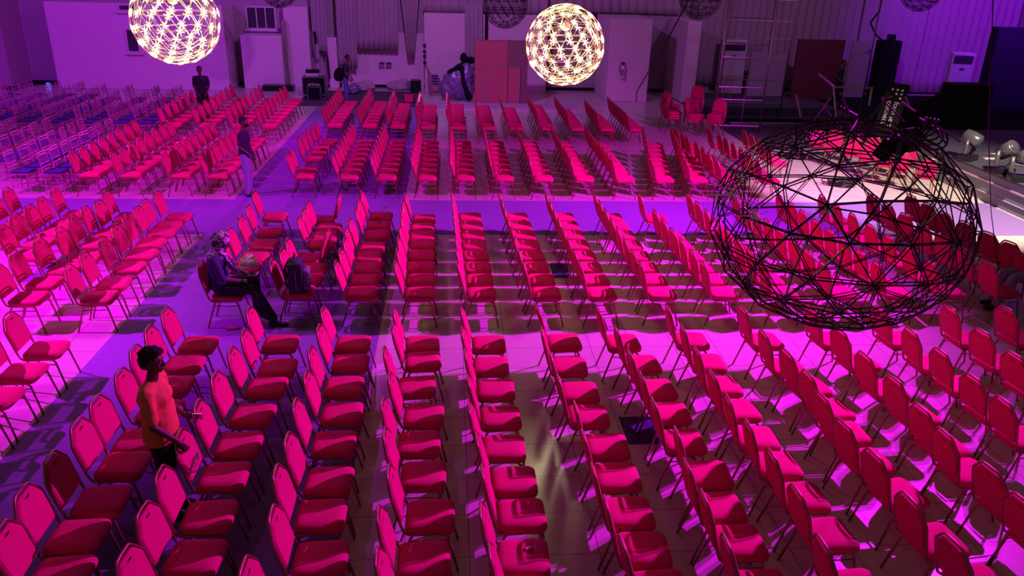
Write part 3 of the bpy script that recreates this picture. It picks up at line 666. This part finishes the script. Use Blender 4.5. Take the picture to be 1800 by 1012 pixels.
for px, py, ln in ((1285, 343, .10), (1455, 369, .05), (1325, 380, .07)):
    c = Ri @ near_pt(px, py, 3.42); hs = MB()
    for k in range(9):
        a = 2 * PI * k / 9 + .3; hs.tube([c, c + (Ri @ (RC @ Vector((math.cos(a) * ln, math.sin(a) * ln, rnd.uniform(-.02, .02)))))], [.0035, .002], 4)
    hs.build('chrome_burst', M['chrome'], bt)
# hanging cables
tag(MB().tube([wy(1222, -20, 22), wy(1170, 75, 25), wy(1120, 160, 28), wy(1118, 178, 28.4)], .02, 6).build('slanting_cable', M['black'], smooth=True), 'black cable slanting down across the white partition block', 'cable')
tag(MB().tube([wz(1750, 437, .95) + Vector((0, 0, 0)), wz(1742, 370, 1.5), CAM_POS + ray(1738, 250) / FPX * 9.5, CAM_POS + ray(1742, 100) / FPX * 9, CAM_POS + ray(1748, -60) / FPX * 8.6], .007, 6).build('hanging_cable', M['black'], smooth=True), 'thin dark cable hanging straight down at far right', 'cable')
tag(MB().tube([wy(1553, -20, 31), wy(1545, 20, 31), wy(1530, 40, 31.3), wy(1540, 62, 32), wy(1552, 72, 32.6)], .035, 6).build('loop_cable', M['black'], smooth=True), 'black cable looping from above onto the black column', 'cable')
# coil of cable
cl = MB(); rnd = random.Random(3)
for k in range(14):
    r = rnd.uniform(.12, .38); cx, cy = rnd.gauss(9.75, .08), rnd.gauss(18.85, .06); e = rnd.uniform(.4, .9)
    cl.tube([(cx + r * math.cos(a), cy + r * e * math.sin(a), .02 + .01 * k + .01 * math.sin(3 * a)) for a in [2 * PI * i / 18 for i in range(18)]], .012, 5, closed=True)
tag(cl.build('cable_coil', M['black'], smooth=True), 'tangled coil of dark cable on the lit floor by the stage chairs', 'cable')
cl = MB()
for k in range(9):
    r = rnd.uniform(.15, .45); cx, cy = rnd.gauss(9.5, .2), rnd.gauss(21.9, .1)
    cl.tube([(cx + r * math.cos(a), cy + r * .7 * math.sin(a), .02 + .008 * k) for a in [2 * PI * i / 16 for i in range(16)]], .012, 5, closed=True)
tag(cl.build('cable_coil', M['wire'], smooth=True), 'loose dark cable spread on the purple-lit floor beyond the wire ball', 'cable')
# ---------------------------------------------------------------- bags and floor clutter
def remesh(mb, voxel, smooth=4, name='m', disp=0., dscale=.3):
    me = mb.mesh(name); o = bpy.data.objects.new(name, me); C.objects.link(o)
    r = o.modifiers.new('r', 'REMESH'); r.mode = 'VOXEL'; r.voxel_size = voxel
    if smooth: s = o.modifiers.new('s', 'SMOOTH'); s.factor = .5; s.iterations = smooth
    bpy.context.view_layer.update()
    out = bpy.data.meshes.new_from_object(o.evaluated_get(bpy.context.evaluated_depsgraph_get()))
    bpy.data.objects.remove(o)
    if disp:
        for v in out.vertices:
            n = noise.noise_vector(v.co / dscale); v.co += n * disp
    out.polygons.foreach_set('use_smooth', [True] * len(out.polygons)); out.name = name
    return out
M['plastic'] = mat('crinkled_plastic', (.14, .09, .22), .3, bump=.5, scale=9)
M['cream'] = mat('cream_cloth', (.62, .52, .45), .9, bump=.3, scale=40)
def wrapped_bag():
    t = thing('wrapped_bundle', 'big plastic-wrapped bundle with black cloth over it, left of the cupboard', 'bundle', (.25, 30.75, .1))
    m = MB().ell((0, 0, .55), (.62, .4, .62)).ell((.3, 0, .8), (.35, .35, .6)).ell((-.35, 0, .35), (.35, .35, .4)).ell((.3, 0, .3), (.42, .38, .35))
    put('plastic_cover', remesh(m, .05, 3, disp=.05, dscale=.14), M['plastic'], t)
    m = MB().ell((.22, -.1, 1.52), (.14, .14, .2)).ell((.48, 0, 1.42), (.2, .15, .14)).cap((.1, -.2, 1.25), (-.35, -.3, 1.02), .1, .05).cap((.15, -.3, 1.2), (.2, -.42, .75), .09, .07).cap((.2, -.42, .75), (.42, -.42, .1), .08, .12)
    put('black_cloth', remesh(m, .035, 3, disp=.02, dscale=.1), M['blackm'], t)
wrapped_bag()
for k, (px, py, sx, lab) in enumerate(((637, 160, .55, 'crumpled pale plastic bag on floor beside the man with the bag'), (620, 165, .3, 'small crumpled bag at the feet of the man with the bag'), (700, 158, .5, 'crumpled grey bag against the middle of the recess wall'), (722, 158, .45, 'crumpled dark bag at the right end of the recess wall'))):
    p = wz(px, py); m = MB().ell((0, 0, .16), (sx, .25, .2)).ell((sx * .4, 0, .2), (sx * .5, .2, .24))
    o = put('crumpled_bag', remesh(m, .05, 2, disp=.06, dscale=.12), M['drape'] if k % 2 == 0 else M['plastic'], None, (p.x, p.y, 0)); tag(o, lab, 'bag')
p = wz(719, 180)
def bucket():
    t = thing('red_crate', 'small red crate on the floor behind the rear block', 'crate', (p.x, p.y, 0))
    MB().box(-.2, -.15, 0, .2, .15, .04).box(-.2, -.15, 0, -.17, .15, .28).box(.17, -.15, 0, .2, .15, .28).box(-.2, -.15, 0, .2, -.12, .28).box(-.2, .12, 0, .2, .15, .28).build('box', M['fabric'], t)
bucket()
tag(MB().box(-7.4, 32.5, 0, -6.2, 32.95, .22).build('storage_box', M['black'], bevel=.02), 'low black storage box against the wall left of the flight case', 'box')
tag(MB().box(-1.6, 32.6, 0, -1.2, 32.95, .5).build('storage_box', M['black'], bevel=.02), 'small black storage box near the stack of gilt chairs', 'box')
def hook_strip():
    t = thing('hook_strip', 'dark strip of hooks and straps on edge of the white board', 'hooks', (-1.0, 32.96, .9))
    m = MB().box(-.02, 0, 0, .0, .04, 1.0)
    for z in (.2, .45, .62, .85): m.box(-.1, -.03, z, .02, .03, z + .1)
    m.build('strip', M['black'], t)
hook_strip()
tag(MB().lathe([(.07, 0), (.09, .05), (.1, .2), (.05, .3)], 12, (-15.15, 31.8, .0)).build('blue_lantern', mat('blue_lamp', (.02, .03, .4), .3, emit=((.1, .15, 1), .8)), smooth=True), 'small blue-lit lantern on the ledge by the left pillar', 'lantern')
# ---------------------------------------------------------------- people
M['skin'] = mat('dark_skin', (.115, .048, .040), .5, spec=.4)
M['hair'] = mat('black_hair', (.010, .006, .012), .9, bump=.6, scale=90)
M['orange'] = mat('orange_cotton', (.66, .24, .05), .85, bump=.2, scale=26)
M['tee'] = mat('black_cotton', (.016, .012, .03), .85, bump=.2, scale=20)
M['jeans'] = mat('grey_jeans', (.22, .18, .34), .85, bump=.2, scale=25)
M['bluejean'] = mat('blue_jeans', (.07, .07, .26), .85)
M['darkjean'] = mat('black_trousers', (.010, .008, .014), .85, bump=.2, scale=25)
M['shoe'] = mat('dark_shoe', (.012, .010, .012), .5)
M['eye'] = mat('eye', (.45, .42, .40), .2)
def head_prims(m, c, f, up):
    # c head centre, f facing, up
    f = Vector(f).normalized(); up = Vector(up).normalized(); s = up.cross(f).normalized(); up = f.cross(s).normalized()
    R3 = Matrix((f, s, up)).transposed(); c = Vector(c)
    def q(x, y, z): return c + R3 @ Vector((x, y, z))
    m.ell(q(-.008, 0, .022), (.097, .076, .090), 14, R3); m.ell(q(.034, 0, -.048), (.056, .052, .062), 12, R3)
    m.ell(q(.062, 0, -.082), (.022, .026, .022), 8, R3); m.cap(q(.088, 0, .018), q(.106, 0, -.020), .009, .0145, 8)
    m.ell(q(.080, 0, .034), (.018, .050, .012), 8, R3); m.ell(q(.092, 0, -.050), (.012, .024, .007), 8, R3); m.ell(q(.090, 0, -.062), (.012, .022, .007), 8, R3)
    for k in (1, -1):
        m.ell(q(-.006, .078 * k, -.012), (.019, .009, .031), 8, R3); m.ell(q(.055, .042 * k, -.020), (.025, .018, .022), 8, R3)
    return q, R3
def hand_prims(m, wr, d, pn, side, curl=.5, L=1.0, spread=0.):
    """wr wrist, d pointing direction, pn palm normal, side +1 thumb towards d x pn"""
    wr = Vector(wr); d = Vector(d).normalized(); pn = Vector(pn); pn = (pn - d * pn.dot(d)).normalized(); s = d.cross(pn).normalized() * side
    R3 = Matrix((d, s, pn)).transposed()
    m.ell(wr + d * .045, (.052, .040, .016), 10, R3); m.cap(wr - d * .01, wr + d * .03, .026, .024, 8)
    for k, (off, ln) in enumerate(((.030, .072), (.010, .080), (-.010, .074), (-.028, .058))):
        p = wr + d * .082 + s * off; a = 0; r = .0090
        dirv = d + s * spread * off * 10
        for j, fr in enumerate((.42, .32, .26)):
            a += curl * (1.0 if j else .6); q = p + (dirv.normalized() * math.cos(a) + pn * math.sin(a)) * ln * fr * L
            m.cap(p, q, r, r * .93, 8); p = q; r *= .92
    p = wr + d * .022 + s * .030; q = p + (d * .55 + s * .75 + pn * .25).normalized() * .035; m.cap(p, q, .0125, .0105, 8)
    q2 = q + (d * .85 + s * .15 + pn * (.3 + curl * .6)).normalized() * .034; m.cap(q, q2, .0105, .0088, 8)
def eyes(t, q, R3):
    for k in (1, -1):
        e = MB().ell(q(.081, .031 * k, .012), (.0085, .011, .0065), 8, R3).build('eye', M['eye'], t, smooth=True)
def limb(m, a, b, c, ra, rb, rc):
    m.cap(a, b, ra, rb); m.cap(b, c, rb, rc)
def standing(name, label, loc, rz, P, voxel=.008):
    t = thing('person', label, 'person', loc, rz)
    tilt = P.get('lean', 0.0); Z = P.get('scale', 1.0)
    sh = lambda x, y, z: (x + tilt * (z - .95), y, z)
    b = MB()
    b.ell((0, 0, .95), (.105, .155, .12)); b.ell(sh(0, 0, 1.12), (.10, .135, .16)); b.ell(sh(0, 0, 1.29), (.115, .165, .17)); b.cap(sh(0, -.145, 1.405), sh(0, .145, 1.405), .052, .052)
    b.cap(sh(-.01, 0, 1.40), sh(.025, 0, 1.54), .058, .050)
    hc = sh(.035, 0, 1.635); q, R3 = head_prims(b, hc, P.get('face', (1, 0, -.05)), (tilt * .5, 0, 1))
    arms = P['arms']
    for s in (1, -1):
        S0 = sh(0, .175 * s, 1.40); el, wr, dd, pn = arms[s]
        limb(b, S0, el, wr, .048, .037, .026); hand_prims(b, wr, dd, pn, P.get('tside', {1: 1, -1: -1})[s], P.get('curl', .5))
        hip, kn, an = P['legs'][s]
        limb(b, hip, kn, an, .08, .052, .038); b.ell((an[0] + .06, an[1], .04), (.12, .042, .035))
    put('body', remesh(b, voxel, 3), M['skin'], t); eyes(t, q, R3)
    # shirt
    m = MB()
    m.ell(sh(.0, 0, 1.0), (.125, .172, .17)); m.ell(sh(0, 0, 1.15), (.122, .165, .18)); m.ell(sh(0, 0, 1.30), (.138, .185, .165)); m.cap(sh(0, -.15, 1.40), sh(0, .15, 1.40), .068, .068)
    hem = P.get('hem', .90); m.lathe([(.10, hem), (.135, hem + .01), (.132, 1.1)], 16, (tilt * .0, 0, 0))
    for v in range(len(m.v) - 48, len(m.v)): x, y, z = m.v[v]; m.v[v] = (x * 1.0 + tilt * (z - .95), y * 1.32, z)
    for s in (1, -1):
        el = Vector(arms[s][0]); S0 = Vector(sh(0, .178 * s, 1.395)); m.cap(S0, S0.lerp(el, P.get('sleeve', .72)), .066, .060)
    k_ = P.get('shw', 1.0)
    if k_ != 1: m.ell(sh(.005, 0, 1.12), (.130, .182, .34)); m.lathe([(.13, hem - .02), (.142, hem), (.126, 1.2)], 18, (.0, 0, 0)); n_ = len(m.v) - 54; m.v[n_:] = [(x, y * 1.42, z) for x, y, z in m.v[n_:]]
    if k_ != 1: m.v = [(x * k_ if z < 1.36 and abs(y) < .19 else x, y, z) for x, y, z in m.v]
    put('shirt', remesh(m, voxel * 1.4, 3, disp=.012, dscale=.09), P['shirt'], t)
    m = MB(); m.ell((0, 0, .93), (.118, .165, .12))
    for s in (1, -1):
        hip, kn, an = P['legs'][s]; an2 = Vector(an) + Vector((0, 0, .0)); limb(m, hip, kn, an2, .098, .070, .062)
    put('trousers', remesh(m, voxel * 1.4, 3, disp=.008, dscale=.08), P['trousers'], t)
    for s in (1, -1):
        an = P['legs'][s][2]; m = MB().ell((an[0] + .06, an[1], .045), (.145, .052, .05)).ell((an[0] - .02, an[1], .06), (.06, .045, .06))
        m.v = [(x, y, max(0.002, z)) for x, y, z in m.v]; put('shoe', remesh(m, .012, 2), M['shoe'], t)
    hm = MB(); hs_ = P.get('hair', 'crop')
    if hs_ == 'afro':
        for x, y, z, r in ((-.02, 0, .075, (.098, .086, .070)), (-.06, 0, .02, (.066, .083, .095)), (-.03, 0, .03, (.075, .084, .075)), (.045, 0, .105, (.052, .065, .036)), (0, 0, .115, (.075, .068, .035)), (.075, 0, .098, (.030, .050, .024))): hm.ell(q(x, y, z), r, 12, R3)
        put('hair', remesh(hm, .009, 1, disp=.012, dscale=.025), M['hair'], t)
    else:
        for x, y, z, r in ((-.022, 0, .055, (.094, .083, .070)), (-.055, 0, .01, (.060, .076, .075))): hm.ell(q(x, y, z), r, 12, R3)
        put('hair', remesh(hm, .010, 1, disp=.004, dscale=.03), M['hair'], t)
    if P.get('mask'):
        mk = MB().ell(q(.066, 0, -.045), (.050, .060, .045), 12, R3); put('face_mask', remesh(mk, .008, 2), M['blackm'], t)
    return t, q
LEG = {1: ((0, .09, .92), (.01, .10, .50), (-.02, .10, .09)), -1: ((0, -.09, .92), (.02, -.10, .50), (.0, -.10, .09))}
# man in orange tee
orange, qo = standing('person', 'man in an orange tee and black trousers standing among the foreground chairs', (-2.68, 6.5, .006), .0, dict(
    arms={-1: ((.03, -.235, 1.10), (.22, -.21, .93), (.6, .0, -.8), (0, .3, -.3)), 1: ((-.02, .23, 1.12), (.17, .17, .98), (1, -.1, -.1), (0, -1, -.2))}, shw=1.12,
    legs=LEG, shirt=M['orange'], trousers=M['darkjean'], hair='afro', curl=.75, face=(1, .0, -.04), lean=-.02, hem=.86, sleeve=.80))
# clear water bottle he holds
M['clear'] = mat('clear_plastic', (.85, .8, .9), .08, spec=.8, trans=.85, bump=.4, scale=30)
def bottle(lab, loc, rot, h=.22):
    t = thing('water_bottle', lab, 'bottle', loc); t.rotation_euler = rot
    MB().lathe([(.028, 0), (.032, .01), (.030, .05), (.032, .09), (.030, .13), (.031, .16), (.015, h - .02), (.013, h)], 14).build('bottle_body', M['clear'], t, smooth=True)
    MB().lathe([(.014, h), (.014, h + .015)], 10).build('cap', M['steel'], t)
pp = Vector((-2.68, 6.5, 0)) + Vector((.31, -.22, .63))
bottle('clear plastic water bottle held in the hand of the man in orange', pp, (.15, .35, 0), .22)
tag(MB().box(-.045, -.006, -.03, .045, .006, .03).build('steel_tin', M['steel'], loc=(-2.68 + .29, 6.5 + .15, .98)), 'small shiny object held in the far hand of the man in orange', 'gadget')
A_HANG = {1: ((-.02, .22, 1.13), (.14, .13, .92), (.3, -.6, -.5), (0, 0, -1)), -1: ((-.02, -.22, 1.13), (.16, -.10, .92), (.3, .6, -.5), (0, 0, -1))}
standing('person', 'man in a dark tee, grey jeans and face mask standing at the aisle crossing', (-4.50, 17.60, .006), -.1, dict(arms=A_HANG, legs=LEG, shirt=M['tee'], trousers=M['jeans'], mask=True, face=(1, -.1, -.2)), .010)
bm_, qb = standing('person', 'man in a dark tee and blue jeans carrying a black bag by the back wall', (-3.80, 29.75, 0), 0, dict(
    arms={1: ((.05, .22, 1.14), (.20, .16, .94), (.5, 0, -1), (0, -1, 0)), -1: ((.04, -.22, 1.14), (.18, -.2, .93), (.5, 0, -1), (0, 1, 0))}, legs=LEG, shirt=M['tee'], trousers=M['bluejean'], lean=.12, face=(1, -.1, -.35)), .014)
def bag_on_back():
    t = thing('shoulder_bag', 'black shoulder bag slung behind the man by the back wall', 'bag', (-3.98, 29.62, 1.08))
    m = MB().ell((0, 0, 0), (.2, .13, .24)).ell((-.08, 0, -.05), (.14, .12, .2)); put('bag_body', remesh(m, .03, 2), M['blackm'], t)
    MB().tube([(-.02, -.08, .2), (.12, -.1, .36), (.2, -.13, .3), (.16, -.16, .1), (.05, -.15, -.1)], .015, 6).build('strap', M['blackm'], t, smooth=True)
bag_on_back()
standing('person', 'person in dark clothes standing beyond the chairs under the left lit chandelier', (-7.75, 25.9, 0), -1.4, dict(arms=A_HANG, legs=LEG, shirt=M['tee'], trousers=M['darkjean']), .014)
standing('person', 'person in dark clothes bending by the maroon panel', (15.3, 31.2, 0), -.8, dict(arms=A_HANG, legs=LEG, shirt=M['tee'], trousers=M['darkjean'], lean=.1), .016)
# seated woman
def seated():
    X, Y = -3.23, 10.88
    t = thing('person', 'person in a dark top and patterned headscarf sitting with crossed legs', 'person', (X, Y, .006)); t.scale = (1.05, 1.05, 1.05); t.location.z = -.022
    b = MB()
    b.ell((-.08, 0, .58), (.13, .17, .12)); b.ell((-.10, 0, .75), (.11, .14, .17)); b.ell((-.10, 0, .90), (.115, .16, .15)); b.cap((-.09, -.14, 1.00), (-.09, .14, 1.00), .05, .05)
    b.cap((-.09, 0, 1.0), (-.03, 0, 1.13), .055, .05)
    q, R3 = head_prims(b, (.0, 0, 1.215), (1, -.05, -.55), (.45, 0, 1))
    for s, el, wr, dd in ((-1, (.02, -.23, .76), (.24, -.10, .68), (1, .35, .0)), (1, (.04, .22, .77), (.27, .08, .71), (1, -.3, .1))):
        limb(b, (-.09, .165 * s, 1.0), el, wr, .045, .036, .025); hand_prims(b, wr, dd, (0, 0, -1), s, .55)
    limb(b, (-.05, -.09, .57), (.38, -.12, .56), (.62, -.14, .12), .075, .052, .038); b.ell((.70, -.14, .06), (.12, .042, .035))
    limb(b, (-.05, .09, .57), (.36, .04, .64), (.42, -.10, .22), .075, .052, .038)
    put('body', remesh(b, .009, 3), M['skin'], t); eyes(t, q, R3)
    m = MB(); m.ell((-.08, 0, .62), (.16, .19, .13)); m.ell((-.10, 0, .76), (.135, .17, .18)); m.ell((-.10, 0, .92), (.135, .18, .15)); m.cap((-.09, -.145, .995), (-.09, .145, .995), .066, .066)
    for s, el, wr in ((-1, (.02, -.23, .76), (.24, -.10, .68)), (1, (.04, .22, .77), (.27, .08, .71))): m.cap((-.09, .165 * s, .995), el, .062, .056)
    put('top', remesh(m, .012, 3, disp=.008, dscale=.08), M['navytop'], t)
    m = MB(); m.ell((-.05, 0, .56), (.16, .18, .10)); limb(m, (-.05, -.09, .57), (.38, -.12, .565), (.61, -.14, .14), .095, .078, .066); limb(m, (-.05, .09, .57), (.36, .03, .65), (.42, -.10, .25), .095, .078, .066)
    put('trousers', remesh(m, .012, 3, disp=.006, dscale=.08), M['darkjean'], t)
    for (x, y, z, rx) in ((.68, -.14, .05, 0), (.50, -.12, .17, .5)):
        m = MB().ell((0, 0, 0), (.145, .050, .045)).ell((-.08, 0, .02), (.055, .044, .05)); m.v = [(p[0], p[1], max(-.045, p[2])) for p in m.v]
        o = put('shoe', remesh(m, .012, 2), M['shoe'], t, (x, y, z)); o.rotation_euler.y = rx
    m = MB(); m.ell(q(-.025, 0, .03), (.112, .096, .108), 14, R3); m.ell(q(-.05, 0, -.06), (.075, .085, .10), 12, R3); m.cap(q(.0, 0, -.10), (-.04, 0, 1.02), .08, .10)
    m.cap((-.02, -.03, 1.05), (.10, -.05, .88), .045, .03); m.cap((.10, -.05, .88), (.20, -.04, .76), .03, .02); m.ell((-.12, 0, 1.03), (.10, .15, .05))
    sc = remesh(m, .010, 2, disp=.010, dscale=.05)
    put('headscarf', sc, M['scarf'], t)
    MB().tube([(.19 + .03 * math.cos(a) * .2, -.115 + .026 * math.cos(a), .69 + .026 * math.sin(a)) for a in [2 * PI * i / 12 for i in range(12)]], .004, 5, closed=True).build('bracelet', M['steel'], t)
M['navytop'] = mat('navy_top', (.022, .020, .075), .8, bump=.2, scale=20)
def scarf_mat():
    m = bpy.data.materials.new('patterned_scarf'); m.use_nodes = True; nt = m.node_tree; b = nt.nodes['Principled BSDF']; tc = nt.nodes.new('ShaderNodeTexCoord')
    w = nt.nodes.new('ShaderNodeTexNoise'); w.inputs['Scale'].default_value = 15; w.inputs['Detail'].default_value = 2; w.inputs['Distortion'].default_value = 1.5
    r = nt.nodes.new('ShaderNodeValToRGB'); r.color_ramp.elements[0].position = .46; r.color_ramp.elements[0].color = (.02, .015, .04, 1); r.color_ramp.elements[1].position = .55; r.color_ramp.elements[1].color = (.55, .45, .52, 1)
    nt.links.new(tc.outputs['Object'], w.inputs['Vector']); nt.links.new(w.outputs['Fac'], r.inputs['Fac']); nt.links.new(r.outputs['Color'], b.inputs['Base Color']); b.inputs['Roughness'].default_value = .8
    return m
M['scarf'] = scarf_mat()
seated()
def handbag():
    t = thing('handbag', 'dark handbag held on the lap of the seated person', 'bag', (-2.86, 10.88, .685))
    m = MB().box(-.06, -.09, -.01, .10, .09, .085); put('bag_body', remesh(m, .015, 4), M['black'], t)
    MB().tube([(.02, -.07, .08), (.0, -.05, .15), (.0, .05, .15), (.02, .07, .08)], .007, 6).build('strap', M['black'], t, smooth=True)
handbag()
p = wz(408, 578, .01)
def wallet():
    t = thing('red_wallet', 'small red purse lying on the carpet by the seated person', 'purse', (p.x, p.y, .006), .1)
    MB().box(-.075, -.04, 0, .075, .04, .03).build('body', M['wood'], t, bevel=.008); MB().box(-.076, -.041, .013, .076, .041, .017).build('zip', M['steel'], t)
wallet()
# cream hat on a chair
def hat():
    t = thing('cream_hat', 'cream cloth hat resting on a red seat behind the seated person', 'hat', (-3.18, 11.93, .488))
    m = MB().ell((0, 0, .06), (.14, .14, .09)).ell((.02, 0, .13), (.085, .085, .06)); m.v = [(x, y, max(0.0, z)) for x, y, z in m.v]
    put('crown', remesh(m, .012, 3, disp=.012, dscale=.06), M['cream'], t)
    MB().lathe([(.13, .0), (.148, .004), (.150, .01), (.12, .02)], 20).build('brim', M['cream'], t, smooth=True)
hat()
def backpack():
    t = thing('backpack', 'dark backpack with a grey side standing on a red chair seat', 'backpack', (-2.21, 10.93, .492), .08); t.scale = (1.12, 1.05, 1.12)
    m = MB().box(-.13, -.15, 0, .06, .15, .40).ell((-.035, 0, .38), (.10, .15, .08)); put('main_body', remesh(m, .018, 5), M['bagdark'], t)
    m = MB().box(.05, -.12, .02, .14, .12, .30); put('front_pocket', remesh(m, .016, 5), M['baggrey'], t)
    MB().tube([(-.04, -.04, .45), (-.04, -.03, .50), (-.04, .03, .50), (-.04, .04, .45)], .008, 6).build('top_handle', M['blackm'], t, smooth=True)
    for s in (1, -1): MB().tube([(-.12, .07 * s, .40), (-.175, .08 * s, .30), (-.165, .09 * s, .15), (-.12, .10 * s, .05)], .012, 6).build('shoulder_strap', M['blackm'], t, smooth=True)
    MB().tube([(-.03, -.153, .04), (-.03, -.158, .2), (-.03, -.14, .40), (-.03, 0, .465), (-.03, .14, .40), (-.03, .158, .2), (-.03, .153, .04)], .004, 5).build('zip', M['steel'], t)
M['bagdark'] = mat('dark_bag_cloth', (.030, .022, .045), .7, bump=.2, scale=30); M['baggrey'] = mat('grey_bag_cloth', (.16, .13, .19), .7)
backpack()
bottle('clear bottle standing on the farthest red seat beside the cross aisle', (-1.25, 14.66, .488), (0, 0, 0), .16)
def specs():
    t = thing('sunglasses', 'dark sunglasses on a red seat near the cross aisle', 'glasses', (-1.32, 14.10, .494))
    for s in (1, -1): MB().lathe([(.024, -.003), (.026, 0), (.024, .003)], 12, (0, .032 * s, .022), 'x').build('lens', M['glass'], t, smooth=True)
    MB().tube([(0, -.06, .03), (0, .06, .03)], .004, 5).tube([(0, .06, .03), (-.12, .055, .01)], .003, 5).tube([(0, -.06, .03), (-.12, -.055, .01)], .003, 5).build('frame', M['black'], t)
specs()
def keys():
    t = thing('crumpled_wrapper', 'crumpled silvery wrapper on a dark red seat in the foreground block', 'wrapper', (.63, 5.27, .49))
    m = MB().ell((0, 0, .012), (.035, .025, .012)); put('foil', remesh(m, .006, 0, disp=.012, dscale=.02), M['steel'], t)
keys()
# person lying across the chairs at the right edge: only the legs and one shoe reach the frame
def sleeper():
    t = thing('person', 'person in dark jeans resting across chairs at the right edge, legs hanging', 'person', (9.36, 11.28, .006), -.05)
    b = MB(); b.ell((.0, 0, .60), (.13, .16, .11)); b.ell((.22, 0, .62), (.17, .15, .10)); b.ell((.42, 0, .63), (.16, .165, .11)); b.cap((.48, -.14, .64), (.48, .14, .64), .05, .05); b.cap((.5, 0, .64), (.64, 0, .66), .05, .05)
    q, R3 = head_prims(b, (.72, 0, .68), (.1, -.2, 1), (1, 0, -.1))
    for s in (1, -1): limb(b, (.48, .17 * s, .63), (.22, .21 * s, .64), (.06, .10 * s, .74), .045, .036, .025); hand_prims(b, (.06, .10 * s, .74), (-.6, -.8 * s, 0), (0, 0, -1), s, .4)
    L = ((( -.02, -.09, .60), (-.42, -.14, .55), (-.62, -.17, .12)), ((-.02, .09, .60), (-.44, .06, .56), (-.55, .05, .12)))
    for a, k, c in L: limb(b, a, k, c, .075, .052, .038); b.ell((c[0] - .06, c[1], .05), (.12, .042, .035))
    put('body', remesh(b, .012, 3), M['skin'], t); eyes(t, q, R3)
    m = MB(); m.ell((.1, 0, .60), (.15, .175, .12)); m.ell((.25, 0, .62), (.19, .17, .12)); m.ell((.42, 0, .63), (.16, .18, .125)); m.cap((.48, -.15, .64), (.48, .15, .64), .066, .066)
    for s in (1, -1): m.cap((.48, .175 * s, .63), (.30, .205 * s, .64), .062, .055)
    put('shirt', remesh(m, .015, 3), M['tee'], t)
    m = MB(); m.ell((-.01, 0, .60), (.14, .17, .115))
    for a, k, c in L: limb(m, a, k, c, .095, .078, .066)
    put('trousers', remesh(m, .015, 3), M['jeans'], t)
    for a, k, c in L:
        m = MB().ell((c[0] - .06, c[1], .05), (.145, .052, .05)); m.v = [(x, y, max(.0, z)) for x, y, z in m.v]; put('shoe', remesh(m, .014, 2), M['shoe'], t)
    hm = MB().ell(q(-.02, 0, .05), (.095, .084, .075), 12, R3); put('hair', remesh(hm, .012, 1), M['hair'], t)
sleeper()
